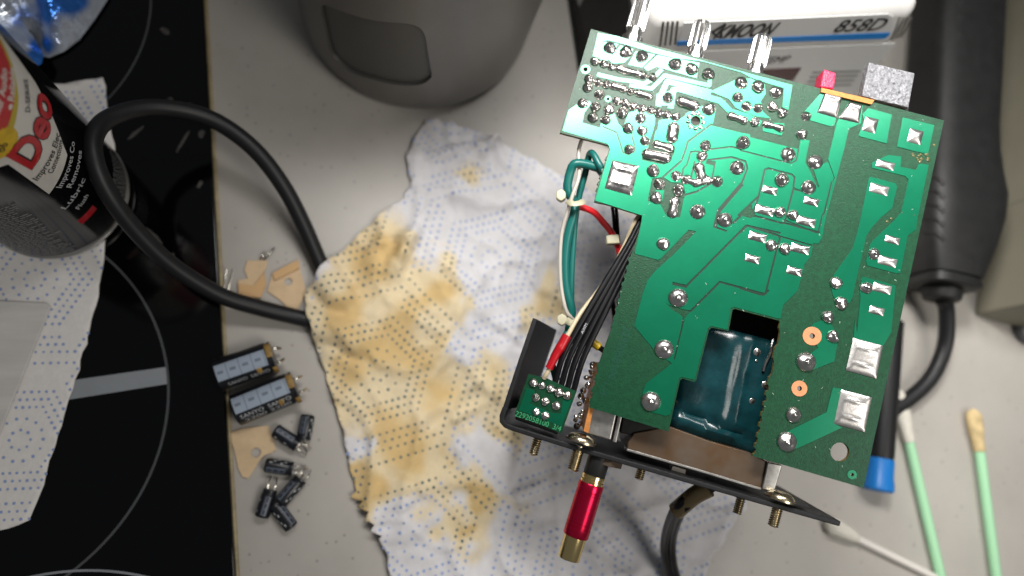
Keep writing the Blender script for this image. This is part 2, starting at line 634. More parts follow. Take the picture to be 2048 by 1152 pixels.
c1, r1 = circ3(P(212, 515, HZ), P(335, 745, HZ), P(135, 1150, HZ))
obj("zone_ring", ring_band(c1, r1, 0.9, HZ + 0.06), M_hobprint, hob)
c2, r2 = circ3(P(302, 0, HZ), P(272, 120, HZ), P(212, 202, HZ))
obj("zone_ring", ring_band(c2, r2, 0.6, HZ + 0.06), M_hobprint, hob)
c3, r3 = circ3(P(70, 1152, HZ), P(165, 1141, HZ), P(270, 1149, HZ))
obj("zone_ring", ring_band(c3, r3, 0.8, HZ + 0.09), M_hobbar, hob)
obj("grey_bar", slab([P(120, 764, HZ + .06), P(332, 734, HZ + .06), P(334, 768, HZ + .06), P(120, 802, HZ + .06)], Vector((0, 0, -0.03))), M_hobbar, hob, smooth=False)  # flat grey bar on the glass
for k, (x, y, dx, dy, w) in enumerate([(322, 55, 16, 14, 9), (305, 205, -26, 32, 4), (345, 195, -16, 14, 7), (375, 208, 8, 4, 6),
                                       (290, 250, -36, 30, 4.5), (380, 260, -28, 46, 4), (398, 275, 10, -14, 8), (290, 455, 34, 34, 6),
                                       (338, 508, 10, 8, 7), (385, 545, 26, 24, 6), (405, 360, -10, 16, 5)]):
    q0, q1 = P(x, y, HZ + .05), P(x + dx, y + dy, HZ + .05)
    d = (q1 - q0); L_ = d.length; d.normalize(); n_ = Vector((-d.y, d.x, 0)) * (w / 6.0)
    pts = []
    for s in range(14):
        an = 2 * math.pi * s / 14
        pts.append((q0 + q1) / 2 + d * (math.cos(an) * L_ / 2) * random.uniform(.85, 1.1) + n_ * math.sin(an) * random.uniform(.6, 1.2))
    obj("glass_glint", slab(pts, Vector((0, 0, -0.03))), M_glint, hob, smooth=False)  # painted streaks in place of lamp reflections in the glass

# ----------------------------------------------------------------------------
# amplifier module
# ----------------------------------------------------------------------------
amp_base = P(1400, 800, 0)
amp = thing("amplifier_module", "stripped amplifier module with green soldered circuit board, wires and black rear panel", "circuit module", amp_base)


def Z(ox, oy, s):
    return lambda *pts: [(ox + x / s, oy + y / s) for x, y in pts]


R1 = Z(1100, 40, 5.12); R2 = Z(1500, 40, 5.12); R3 = Z(1100, 240, 5.12); R4 = Z(1480, 240, 5.12)
R5 = Z(1160, 440, 5.12); R6 = Z(1480, 440, 5.12); R7 = Z(1160, 640, 5.12); R8 = Z(1480, 640, 3.2)


def teeth(p, q, n, amp_):
    """nibbled board edge between two pixels (perforation stubs)"""
    p, q = Vector(p), Vector(q)
    d = q - p
    nr = Vector((-d.y, d.x)).normalized()
    out = [tuple(p)]
    for k in range(n):
        c = (k + .5) / n
        wv = .32 / n
        for s, a in ((-1, 0), (-.6, 1), (.6, 1), (1, 0)):
            pt = p + d * (c + s * wv) + nr * (amp_ * a * random.uniform(.6, 1.2))
            out.append(tuple(pt))
    out.append(tuple(q))
    return out


outline = ([(1182, 58), (1641, 177), (1644, 186), (1742, 211), (1746, 204), (1888, 241), (1858, 378), (1727, 976)]
           + teeth((1505, 912), (1536, 765), 7, 4)[0:] + teeth((1536, 765), (1560, 645), 2, 4)[1:]
           + [(1558, 641), (1470, 617.5), (1465, 620), (1457, 662), (1424, 655), (1418, 660), (1392.4, 761), (1388, 764),
              (1365, 757), (1360, 761), (1337, 863)]
           + teeth((1179.5, 815), (1200, 720), 4, -3) + teeth((1222, 660), (1262, 510), 9, -3)
           + [(1289.5, 431), (1288, 427), (1188, 403)] + teeth((1192, 385), (1215, 310), 6, -3)
           + [(1219, 294), (1216, 290), (1119.5, 265.4)])

layers = [(outline, 'bare')]


def cu(pts): layers.append((pts, 'cu'))
def bare(pts): layers.append((pts, 'bare'))


def stroke(pts, w, kind='gap'):
    """polyline of width w (pixels)"""
    h = w / 2
    for a, b in zip(pts[:-1], pts[1:]):
        a, b = Vector(a), Vector(b)
        d = (b - a)
        if d.length < .01:
            continue
        d.normalize()
        n = Vector((-d.y, d.x)) * h
        layers.append(([a + n - d * h * .3, b + n + d * h * .3, b - n + d * h * .3, a - n - d * h * .3], kind))
    for a in pts[1:-1]:
        layers.append((disc2(a, h, 8), kind))


# the large ground field
cu([(1125, 262)] + R1((190, 925), (270, 868), (330, 900), (400, 830), (425, 855), (352, 950), (332, 1052), (510, 1105), (540, 1000),
                      (660, 960), (700, 1060), (745, 1110), (800, 960), (890, 900), (1040, 905), (1075, 1000), (1070, 1152))
   + R3((1180, 20), (1290, 10), (1420, -60), (1640, 40), (1660, 60), (1950, 130), (2048, 150))
   + R4((100, 178), (480, 272), (600, 300), (620, 200), (710, 210), (665, 440), (800, 470), (900, 430), (960, 595), (935, 640), (860, 940),
        (850, 1152)) + R6((835, 190), (800, 242), (742, 240), (745, 265), (722, 372), (658, 455), (590, 722), (440, 870), (412, 1010))
   + [(1556, 637), (1468, 614), (1461, 617), (1454, 659), (1422, 652), (1415, 657), (1389, 759), (1362, 754), (1357, 758)]
   + R7((925, 965), (880, 982), (700, 935), (640, 860), (640, 735), (680, 645), (940, 445), (760, 310), (555, 60))
   + R5((560, 1070), (640, 760), (690, 620), (780, 510), (560, 345), (632, 0)) + [(1284, 431), (1190, 401), (1196, 380), (1220, 300), (1216, 288)])
# strips above
cu(R1((492, 134), (700, 172), (1080, 292), (1540, 412), (2048, 552)) + R2((432, 668), (392, 920), (330, 905), (345, 700), (180, 650), (0, 590))
   + R1((1960, 540), (1560, 425), (1280, 392), (1080, 345), (760, 250), (590, 208), (545, 220), (520, 405), (438, 372)))
cu(R1((550, 225), (700, 250), (590, 420), (520, 420)))
cu(R1((720, 262), (850, 300), (820, 380), (760, 440), (640, 450), (600, 405)))
cu(R1((880, 322), (1075, 356), (940, 490), (800, 460)))
cu(R1((1098, 362), (1530, 440), (1500, 600), (1230, 520), (1090, 482), (1000, 525), (960, 490)))
stroke(R1((490, 560), (700, 612), (850, 630), (960, 655), (1050, 610), (1140, 510)), 8, 'cu')
stroke(R1((820, 672), (1040, 705), (1175, 570), (1480, 640), (1630, 672), (1640, 560)), 8, 'cu')
stroke(R1((1110, 880), (1140, 760), (1200, 630), (1640, 742)), 11, 'cu')
cu(R1((1640, 735), (1900, 612), (2048, 600)) + R2((150, 660), (160, 760), (110, 830), (130, 940), (210, 1010), (60, 990)) + R1((1960, 930), (1900, 900), (1830, 810)))
stroke(R1((1235, 900), (1262, 720), (1310, 705), (1740, 830), (1850, 940), (2020, 990)) + R2((100, 1060)), 12, 'cu')
cu(R1((1090, 760), (1260, 720), (1240, 880), (1080, 880)))
cu(R1((1330, 1152), (1390, 960), (1560, 880), (1700, 900), (1672, 1050), (1640, 1100), (1500, 1170)))
cu(R1((1110, 1030), (1260, 1000), (1285, 1060), (1200, 1160), (1100, 1160)))
cu(R2((130, 1050), (350, 1060), (345, 1130), (320, 1185), (130, 1140)))
# right hand islands
cu(R2((735, 735), (800, 790), (880, 1005), (860, 1085), (820, 1090), (615, 1030), (555, 940)))
cu(R2((1000, 860), (1150, 880), (1135, 1060), (1020, 1110)) + R4((1110, 100), (1070, 280), (960, 690), (880, 990), (845, 1152)) + R6((780, 120), (790, 30)) + R4((812, 1145), (870, 950), (945, 640), (970, 600), (900, 400), (990, 20)))
cu(R2((1148, 965), (1210, 905), (1450, 970), (1415, 1152)) + R4((1500, 242), (1210, 165), (1268, 0)))
cu(R2((1562, 1000), (1885, 1078)) + R4((1985, 62), (1922, 352), (1605, 275)))
cu(R4((1350, 440), (1400, 410), (1520, 360), (1650, 375), (1640, 482), (1800, 512), (1830, 445), (1930, 460), (1810, 1030))
   + R6((1800, 100), (1715, 160), (1640, 540), (1600, 547), (1300, 467), (1288, 420), (1330, 250), (1360, 210), (1560, 20))
   + R4((1645, 950), (1725, 612), (1690, 575), (1350, 490)))
cu(R4((1322, 580), (1590, 650), (1606, 680), (1555, 905), (1440, 1000), (1350, 1100))
   + R6((1290, 165), (1275, 240), (1215, 500), (1190, 600), (1150, 790), (1120, 850), (1000, 850), (950, 770), (930, 690), (960, 560), (1150, 290))
   + R4((1200, 1152), (1280, 780)))
cu(R6((1252, 580), (1590, 672), (1545, 1152)) + R8((915, 165), (725, 115), (735, 0)) + R6((1195, 1152), (1232, 800), (1222, 700)))
cu(R8((470, 20), (560, -10), (600, 60), (622, 150), (602, 265), (500, 305), (440, 330), (390, 250), (500, 180), (440, 60)))
cu(R8((592, 432), (650, 440), (610, 665), (650, 690), (380, 815), (290, 845), (245, 780), (300, 715), (370, 680), (552, 590)))
# gaps cut through the copper
stroke(R3((540, 70), (680, 130), (695, 175), (745, 330), (800, 355), (858, 325), (872, 285), (838, 170), (835, 90)), 3)
bare(R3((1085, 0), (1120, 0), (1085, 90), (1055, 235), (1040, 260), (1000, 290), (1010, 240), (1050, 130)))
bare(R3((1000, 290), (1070, 210), (1250, 240), (1275, 330), (1230, 420), (1160, 460), (940, 410), (950, 310)))
stroke(R3((1650, 45), (1410, 225), (1392, 290), (1345, 420), (1150, 590)), 3.6)
stroke(R3((1530, 322), (1440, 328), (1402, 460), (1362, 500), (1345, 640)), 3)
stroke(R3((1640, 302), (1860, 276), (1940, 296)), 3.4)
stroke(R3((1610, 412), (1860, 382), (2000, 425), (2020, 500), (1950, 680)), 3.6)
stroke(R3((1960, 660), (1730, 930), (1690, 1090)), 8)
stroke(R3((1690, 430), (1650, 640)), 3)
bare(R3((1600, 415), (1690, 425), (1680, 470), (1595, 450)))
stroke(R3((1380, 770), (1500, 735), (1650, 650)), 3.6)
stroke(R3((1480, 425), (1440, 600)), 3)
bare(R3((1045, 600), (1160, 585), (1240, 640), (1360, 640), (1388, 770), (1370, 800), (1330, 1000), (1200, 992), (1180, 960), (1130, 865), (1000, 830), (1010, 770)))
cu(R3((1080, 720), (1170, 720), (1150, 830), (1050, 830)))
stroke(R3((1870, 1060), (2060, 880)), 4)
bare(R3((1960, 980), (2060, 890), (2100, 960), (2060, 1010)))
stroke(R5((1390, -10), (1370, 70), (1500, 115)), 3.5)
stroke(R4((0, 312), (400, 415), (520, 444), (575, 415), (600, 300)), 2.8)
bare(R4((708, 200), (720, 330), (690, 340), (668, 440), (720, 530), (790, 690), (810, 690), (740, 470), (860, 420)))
stroke(R4((190, 780), (252, 512), (290, 496), (530, 560), (556, 590), (545, 690), (560, 712), (640, 730)), 3.6)
stroke(R4((545, 700), (455, 1055)), 3.6)
stroke(R4((-20, 980), (190, 780), (170, 850), (125, 960), (160, 985), (415, 1055), (470, 1060), (800, 1150)), 3.6)
bare(R4((0, 960), (120, 850), (125, 960), (180, 1000), (20, 985)))
stroke(R4((935, 640), (860, 945), (838, 985), (800, 1152)), 3.0)
stroke(R6((450, 0), (780, 132), (815, 125)), 2.6)
stroke(R6((0, 130), (70, 58), (390, 160), (408, 185), (380, 280), (262, 740), (240, 768), (200, 762), (0, 700)), 3.8)
stroke(R6((400, 165), (740, 262)), 2.6)
bare(R5((520, 362), (562, 347), (800, 410), (830, 392), (1112, 100), (1190, 118), (950, 360), (760, 530), (600, 560)))
stroke(R5((1085, 680), (1700, 58), (2048, 135)), 4)
stroke(R5((950, 650), (1090, 682)), 6)
stroke(R5((1060, 925), (1130, 935), (1430, 635), (1890, 760), (1930, 720)), 4)
bare(R5((865, 830), (905, 870), (1060, 915), (1130, 937), (1065, 1010), (1020, 965), (940, 920)))
stroke(R5((1060, 990), (1030, 1160)) + R7((1060, 0), (965, 400)), 2.8)

# board holes
HOLES = [((1171, 138.6), 4.5), ((1216, 198), 3), ((1391, 242), 10), ((1624.4, 672), 5.5), ((1598.8, 777), 5), ((1680, 904), 19), ((1704.4, 949.4), 3.6)]
for c, r in HOLES:
    layers.append((disc2(c, r, 24), None))

L2 = [([b2(p[0], p[1]) for p in pts], k) for pts, k in layers]
bv, btris = cdt_layers(L2)
HC = 0.2
TH = 1.6
edge_tri = {}
for ti, (t, k) in enumerate(btris):
    for a, b in ((t[0], t[1]), (t[1], t[2]), (t[2], t[0])):
        edge_tri.setdefault((min(a, b), max(a, b)), []).append(ti)
# laminate
lv = [bl(p.x, p.y, 0) for p in bv] + [bl(p.x, p.y, -TH) for p in bv]
nb_ = len(bv)
lf, lm = [], []
for t, k in btris:
    lf.append(t); lm.append(2 if k == 'gap' else 0)
    lf.append(tuple(reversed([i + nb_ for i in t]))); lm.append(1)
for (a, b), ts in edge_tri.items():
    if len(ts) == 1:
        lf.append((a, b, b + nb_, a + nb_)); lm.append(1)
board = obj("circuit_board", (lv, lf), M_lam, amp, smooth=False, mats2=[M_edge, M_gap], fmats=lm)
# copper islands
cutri = {i for i, (t, k) in enumerate(btris) if k == 'cu'}
seen = set()
for s in list(cutri):
    if s in seen:
        continue
    stack, isl = [s], []
    seen.add(s)
    while stack:
        i = stack.pop()
        isl.append(i)
        t = btris[i][0]
        for a, b in ((t[0], t[1]), (t[1], t[2]), (t[2], t[0])):
            for j in edge_tri[(min(a, b), max(a, b))]:
                if j in cutri and j not in seen:
                    seen.add(j); stack.append(j)
    area = 0
    vid = {}
    vv, ff = [], []

    def vtx(i, lvl):
        if (i, lvl) not in vid:
            vid[(i, lvl)] = len(vv)
            vv.append(bl(bv[i].x, bv[i].y, HC if lvl else 0.0))
        return vid[(i, lvl)]
    isl_set = set(isl)
    for i in isl:
        t = btris[i][0]
        p, q, r = (bv[j] for j in t)
        area += abs((q - p).cross(r - p)) / 2
        ff.append(tuple(vtx(j, 1) for j in t))
        for a, b in ((t[0], t[1]), (t[1], t[2]), (t[2], t[0])):
            if sum(1 for j in edge_tri[(min(a, b), max(a, b))] if j in isl_set) == 1:
                ff.append((vtx(a, 1), vtx(b, 1), vtx(b, 0), vtx(a, 0)))
    if area > 0.4:
        obj("copper_trace", (vv, ff), M_copper, board, smooth=False)

# --- solder joints -----------------------------------------------------------
BROT = Matrix((BX, BY, BN)).transposed()


def joint_mesh(name, seedv, prof, dent, seg=14):
    rnd = random.Random(seedv)
    ph = [rnd.uniform(0, 6.28) for _ in range(4)]
    vs_, fs = [], []
    for zi, (r, z) in enumerate(prof):
        for k in range(seg):
            an = 2 * math.pi * k / seg
            w = 1 + dent * (math.sin(3 * an + ph[0]) * .5 + math.sin(2 * an + ph[1]) * .5) * min(1, zi / 2) * 0.6
            dz = 1 + dent * (math.sin(an + ph[2]) * .6 + math.sin(3 * an + ph[3]) * .35) * min(1, zi / 2)
            vs_.append((r * w * math.cos(an), r * w * math.sin(an), z * dz))
    for i in range(len(prof) - 1):
        for k in range(seg):
            a = i * seg + k; b = i * seg + (k + 1) % seg
            fs.append((a, b, b + seg, a + seg))
    fs.append(tuple(range((len(prof) - 1) * seg, len(prof) * seg)))
    me = bpy.data.meshes.new(name)
    me.from_pydata(vs_, [], fs)
    me.polygons.foreach_set("use_smooth", [True] * len(me.polygons))
    me.materials.append(M_solder)
    return me


PA = [(1, 0), (.98, .16), (.88, .40), (.68, .60), (.42, .74), (.24, .80), (.2, .92), (.12, .98)]
PB = [(1, 0), (.99, .2), (.9, .46), (.7, .66), (.45, .78), (.2, .84)]
PC = [(1, 0), (.92, .2), (.7, .42), (.48, .6), (.32, .76), (.26, .95), (.16, 1.05)]
JM = [joint_mesh("solder_dome", i, (PA, PB, PC, PA, PB, PC, PA, PB)[i], (.22, .16, .26, .3, .26, .18, .14, .3)[i]) for i in range(8)]
BIGJ = [joint_mesh("solder_cone", 20 + i, [(1, 0), (.97, .12), (.86, .30), (.66, .46), (.44, .58), (.26, .68), (.2, .8), (.1, .84)], .08, 20) for i in range(3)]
rj = random.Random(3)


def joint(px, py, rpx, parent=None, off=0.0, meshes=None, zs=0.85):
    parent = parent or board
    c = B(px, py, off + 0.02)
    r = (B(px + rpx, py, off) - c).length
    me = (meshes or (BIGJ if rpx >= 15.5 else JM))
    me = me[rj.randrange(len(me))]
    o = bpy.data.objects.new("solder_joint", me)
    COL.objects.link(o)
    o.parent = parent
    rot = BROT @ Matrix.Rotation(rj.uniform(0, 6.28), 3, 'Z')
    sc_ = Matrix.Diagonal((r * MM, r * MM, r * MM * zs * rj.uniform(.85, 1.15))).to_3x3()
    o.matrix_local = Matrix.Translation((c - origin_of(parent)) * MM) @ (rot @ sc_).to_4x4()
    return o


JOINTS = [(1219.5, 96.6, 12.5), (1251.4, 104.5, 12.5), (1283.6, 113.2, 12.5), (1350, 129, 13), (1383, 138.6, 12.5), (1416.4, 148.4, 12.5),
          (1481.8, 166, 13), (1515.6, 173.8, 13), (1551.8, 184.5, 13),
          (1190, 123, 8.5), (1207.4, 128, 8), (1223, 134, 7.5), (1285.5, 150, 8), (1305, 155, 8.5),
          (1178, 158, 9), (1175, 175, 9.5), (1195.7, 165, 8), (1212, 169, 8), (1262, 182.6, 8), (1198.6, 189.4, 9.5),
          (1233.8, 202, 8), (1250.4, 207, 8.5), (1267, 213, 8.5), (1283.6, 217.7, 8.5), (1301, 220.7, 8.5), (1316.8, 225.5, 8.5), (1333.4, 229.5, 8.5), (1351, 234.3, 8.5),
          (1165.4, 207, 9.5), (1190.8, 213.8, 9.5), (1218, 218.7, 10), (1244.5, 225.5, 10.5), (1185.4, 235.3, 10), (1211.3, 240, 9.5), (1280.7, 237, 10), (1256, 257, 10), (1284, 262, 9.5),
          (1335.4, 196, 10), (1417.4, 218.7, 13), (1475, 195, 10), (1492.6, 213, 10),
          (1515.6, 216.8, 9.5), (1544, 213.8, 9.5), (1564.5, 225.5, 9.5), (1509.8, 244, 9), (1612, 232.4, 9.5),
          (1289.5, 282, 9.5), (1258, 298.6, 9.5), (1306, 341.6, 13), (1318.8, 368, 11.5), (1312, 396, 12), (1352, 352, 10), (1372.5, 359, 9.5),
          (1357, 380.6, 12), (1434, 363, 12), (1410.5, 291.8, 10.5), (1403.7, 313, 11), (1485.7, 286, 14), (1474, 335.7, 15), (1395, 423.6, 15.4), (1449.6, 440, 15.2),
          (1603, 269, 10), (1575.7, 309, 15), (1630.4, 324, 15), (1563, 360, 14.5), (1616.7, 374.8, 15),
          (1559, 424.6, 10.5), (1585.5, 430.4, 11), (1326, 488, 13), (1356, 596, 19.5), (1542.5, 490.8, 12), (1568.9, 497.6, 12),
          (1747.6, 508, 12), (1671.4, 566, 12.5), (1682, 606, 13), (1732, 575.7, 12.5), (1654.8, 634, 12.5), (1328, 698.6, 19.5), (1301.6, 803, 20),
          (1665, 673.4, 12.5), (1612, 724, 20), (1587, 830, 16), (1573.8, 883.8, 20)]
for x, y, r in JOINTS:
    joint(x, y, r * (1.14 if r < 11 else 1.05))


def capsule(p, q, r, hz=0.8, seg=16, waist=0.0):
    """elongated solder blob on the board between two pixels, r in pixels"""
    a, b = B(*p, 0.02), B(*q, 0.02)
    R = (B(p[0] + r, p[1]) - B(*p)).length
    d = (b - a); L_ = d.length; d.normalize(); n = BN.cross(d)
    vs_, fs = [], []
    rings = [(1, 0), (.97, .2), (.87, .46), (.68, .68), (.42, .84), (.15, .92)]
    outl = []
    for k in range(seg + 1):
        an = -math.pi / 2 + math.pi * k / seg
        outl.append((L_, math.cos(an), math.sin(an)))
    for s in (.75, .5, .25):
        outl.append((L_ * s, 0, 1 - waist * (1 - abs(s - .5) * 2)))
    for k in range(seg + 1):
        an = math.pi / 2 + math.pi * k / seg
        outl.append((0, math.cos(an), math.sin(an)))
    for s in (.25, .5, .75):
        outl.append((L_ * s, 0, -1 + waist * (1 - abs(s - .5) * 2)))
    m = len(outl)
    for rr, z in rings:
        for (s, cx, cy) in outl:
            vs_.append(a + d * (s + cx * R * rr) + n * (cy * R * rr) + BN * (z * R * hz * (1 + .1 * math.sin(s * 3))))
    for i in range(len(rings) - 1):
        for k in range(m):
            kk = (k + 1) % m
            fs.append((i * m + k, i * m + kk, (i + 1) * m + kk, (i + 1) * m + k))
    fs.append(tuple(range((len(rings) - 1) * m, len(rings) * m)))
    return vs_, fs


for p, q, r, wv in [((1238, 137), (1252, 142), 8.5, 0), ((1256, 143), (1277, 148), 8.5, .25), ((1227, 172), (1247, 178), 8.5, .2), ((1278, 187), (1298, 193), 8.5, .2),
                    ((1364, 203), (1388, 212), 12, .1), ((1347, 256), (1344, 275), 12.5, 0), ((1462, 232), (1487, 241), 9, .3),
                    ((1533, 249), (1560, 257), 9, .4), ((1313, 288), (1341, 297), 9, .2), ((1294, 308), (1332, 316), 11.5, .1),
                    ((1398, 336), (1404, 358), 12, .2), ((1391, 366), (1414, 360), 9.5, .1), ((1371, 360), (1391, 366), 8, .2), ((1349, 404), (1345, 426), 11.5, .25)]:
    obj("solder_bridge", capsule(p, q, r, waist=wv), M_solder, board, angle=80)


def pillow(c4, hmax, ridges=(), n=14, off=0.03, edge=0.10):
    """solder pillow on a four-cornered pad; ridges = [(v position, height)]"""
    A = [B(x, y, off + HC) for x, y in c4]
    vs_, fs = [], []
    for j in range(n + 1):
        for i in range(n + 1):
            u, v = i / n, j / n
            p = (A[0] * (1 - u) + A[1] * u) * (1 - v) + (A[3] * (1 - u) + A[2] * u) * v
            e = min(u, 1 - u, v, 1 - v)
            h = hmax * min(1.0, e / edge) ** .6 if e > 0 else 0
            if e > 0:
                h *= .75 + .25 * math.sin(math.pi * u) * math.sin(math.pi * v)
                for vc, hh in ridges:
                    inside = max(0, 1 - abs(u - .5) / .36) ** .5
                    h += hh * math.exp(-((v - vc) / .055) ** 2) * inside
            vs_.append(p + BN * h)
    for j in range(n):
        for i in range(n):
            a = j * (n + 1) + i
            fs.append((a, a + 1, a + n + 2, a + n + 1))
    return vs_, fs


for c4 in ([(1225, 320), (1277.7, 331.8), (1263, 391.4), (1209.4, 376.7)], [(1706.6, 676), (1766, 691.6), (1752.8, 757), (1691.6, 740.6)],
           [(1682.5, 779), (1744, 795), (1729.4, 864.4), (1668, 847)]):
    obj("solder_pad", pillow(c4, .55, [(.24, .42), (.72, .38)], 22, edge=.14), M_solderd if c4[0][0] > 1300 else M_solder, board, angle=85)
# foil joints at the switch
obj("solder_pad", pillow([(1650, 184), (1685, 193), (1673, 236), (1634, 225)], .8, [(.3, .4)], 16), M_solderd, board, angle=85)
obj("solder_pad", pillow([(1700, 203), (1724, 210), (1718, 247), (1676, 237)], .8, [(.35, .4)], 16), M_solderd, board, angle=85)


def rect4(cx, cy, w, h, rot=14.5):
    c, s = math.cos(math.radians(rot)), math.sin(math.radians(rot))
    return [(cx + x * c - y * s, cy + x * s + y * c) for x, y in ((-w / 2, -h / 2), (w / 2, -h / 2), (w / 2, h / 2), (-w / 2, h / 2))]


for cx, cy, w, h in [(1539.6, 380.6, 29, 15), (1622.6, 403, 29, 15), (1529, 421, 36, 17), (1612, 443, 37, 17), (1515, 474, 35, 17), (1600, 497.5, 37, 17),
                     (1504.4, 518, 29, 15), (1588.4, 542.5, 30, 15), (1740.7, 249.8, 27, 29), (1830.6, 273, 28, 28), (1771, 329.8, 36, 15), (1758.3, 378.7, 37, 18),
                     (1784.7, 480, 29, 14), (1775, 523, 37, 17), (1764, 577, 37, 17), (1753.4, 621.6, 30, 15)]:
    obj("solder_pad", pillow(rect4(cx, cy, w, h), .42 if h < 20 else .7, [(.5, .12)], 10, edge=.3), M_solder if cx < 1700 else M_solderd, board, angle=85)
# pearls round the grounding hole
for k in range(9):
    an = 2 * math.pi * k / 9 + .2
    joint(1391 + 15.5 * math.cos(an), 242 + 15.5 * math.sin(an), 5.2, zs=.7)


def annulus(c, r0, r1, z, n=28):
    c3 = B(*c, z)
    R0 = (B(c[0] + r0, c[1], z) - c3).length
    R1_ = (B(c[0] + r1, c[1], z) - c3).length
    vs_, fs = [], []
    for zz in (0, -z + .01):
        for R in (R0, R1_):
            for k in range(n):
                an = 2 * math.pi * k / n
                vs_.append(c3 + BX * (R * math.cos(an)) + BY * (R * math.sin(an)) + BN * zz)
    for k in range(n):
        kk = (k + 1) % n
        fs.append((k, kk, n + kk, n + k))
        fs.append((n + k, n + kk, 3 * n + kk, 3 * n + k))
        fs.append((k, kk, 2 * n + kk, 2 * n + k))
    return vs_, fs


for c, r0, r1_ in [((1624.4, 672), 5.7, 19), ((1598.8, 777), 5.2, 16)]:
    obj("test_ring", annulus(c, r0, r1_, HC + .05), M_barecu, board)
obj("test_ring", annulus((1171, 138.6), 4.8, 9.5, HC), M_copper, board)
obj("test_ring", annulus((1216, 198), 3.2, 6.5, HC), M_copper, board)
obj("test_ring", annulus((1704.4, 949.4), 3.8, 9.5, HC), M_copper, board)


def on_board(z):
    return lambda x, y: bl(x, y, z)


# etched part number running down the left side, letter tops to the right
g = fit_text("2292058100", b2(1249, 652), b2(1216, 756), 2.2, on_board(.05))
obj("board_legend", g, M_legend, board, smooth=False)
g = fit_text("1/4", b2(1207, 764), b2(1199, 789), 2.2, on_board(.05))
obj("board_legend", g, M_legend, board, smooth=False)
SPK = [joint_mesh('flux_speck', 40, PB, .3, 8)]
SPK[0].materials.clear(); SPK[0].materials.append(mat('flux_residue', (.09, .085, .03), .2, var=.5, vscale=1))
# gouged, burnt corner of the mask
for k in range(16):
    x, y = 1836 + rj.uniform(-16, 22), 316 + rj.uniform(-9, 9) + 0
    joint(x, y, rj.uniform(1.5, 3.4), meshes=SPK, zs=.6).name = 'flux_speck'
for (x, y) in [(1805, 426), (1782, 437), (1774, 443), (1828, 430), (1868, 290)]:
    joint(x, y, 2.8, meshes=SPK, zs=.5).name = 'flux_speck'

# dust and lint caught on the lacquer
rd_ = random.Random(21)
dv_, df_ = [], []
tri_pts = [(t, k) for t, k in btris if abs((bv[t[1]] - bv[t[0]]).cross(bv[t[2]] - bv[t[0]])) > .3]
for k in range(170):
    t, kd_ = rd_.choice(tri_pts)
    w1, w2 = rd_.random(), rd_.random()
    if w1 + w2 > 1: w1, w2 = 1 - w1, 1 - w2
    c = bv[t[0]] + (bv[t[1]] - bv[t[0]]) * w1 + (bv[t[2]] - bv[t[0]]) * w2
    a_, ln_, wd_ = rd_.uniform(0, 3.14), rd_.uniform(.08, .34), rd_.uniform(.05, .1)
    zt = (HC if kd_ == 'cu' else 0) + .02
    k0 = len(dv_)
    for sx_, sy_ in ((-1, -1), (1, -1), (1, 1), (-1, 1)):
        x_ = c.x + sx_ * ln_ * math.cos(a_) - sy_ * wd_ * math.sin(a_)
        y_ = c.y + sx_ * ln_ * math.sin(a_) + sy_ * wd_ * math.cos(a_)
        dv_.append(bl(x_, y_, zt))
    tip_ = bl(c.x, c.y, zt + .08); dv_.append(tip_)
    df_ += [(k0, k0 + 1, k0 + 4), (k0 + 1, k0 + 2, k0 + 4), (k0 + 2, k0 + 3, k0 + 4), (k0 + 3, k0, k0 + 4)]
o = obj("dust_specks", (dv_, df_), mat("dust", (.30, .36, .30), .9), board, smooth=False)
o["kind"] = "stuff"

# --- rear panel --------------------------------------------------------------


def BD(px, py, off, depth):
    return B(px, py, off) - BN * depth


def ribbon_poly(pts, w):
    """offset a pixel polyline to a closed polygon of width w pixels (to its right side)"""
    out_l, out_r = [], []
    for i, p in enumerate(pts):
        a = Vector(pts[max(i - 1, 0)]); b = Vector(pts[min(i + 1, len(pts) - 1)])
        d = (b - a).normalized()
        n = Vector((-d.y, d.x)) * w / 2
        out_l.append(tuple(Vector(p) + n)); out_r.append(tuple(Vector(p) - n))
    return out_l + out_r[::-1]


PAN = -3.0
pan_long = [(1010, 815), (1004, 832), (1004, 843), (1011, 851), (1026, 857), (1150, 896), (1300, 939), (1500, 997), (1681, 1048)]
top = [B(x, y, PAN) for x, y in ribbon_poly(pan_long, 10.5)]
panel = obj("rear_panel", slab(top, -BN * 64, .35), M_blackmet, amp)
flg = [B(x, y, PAN) for x, y in ribbon_poly([(1070, 637), (1041, 722), (1010, 816)], 9.5)]
obj("side_flange", slab(flg, -BN * 38 + BX * 6.5, .25), M_blackmet, panel)
pl = [B(x, y, PAN - 2) for x, y in [(1560, 992), (1618, 1010), (1617, 1018), (1558, 1001)]]
obj("lock_plate", slab(pl, -BN * 8, .2), M_blackmet, panel)

OUT = -BY            # outwards through the panel


def threaded(p0, ax, r, length, pitch=0.7):
    prof = [(-1.0, r * .8)]
    z = 0
    while z < length:
        prof += [(z, r * .82), (z + pitch * .5, r)]
        z += pitch
    prof += [(length, r * .8), (length + .3, r * .55)]
    return lathe(p0, ax, prof, 16)


def screw(px, py, off, r, length, head=None, m=M_zinc):
    p0 = B(px, py, off)
    s = obj("screw", threaded(p0, OUT, r, length), m, panel, angle=70)
    if head:
        obj("screw_head", lathe(p0 - OUT * 2.3, -OUT, [(0, head * 1.12), (.6, head * 1.12), (.6, head), (1.2, head * .98), (2.0, head * .82), (2.6, head * .5), (2.75, .4)], 26), m, s)
    return s


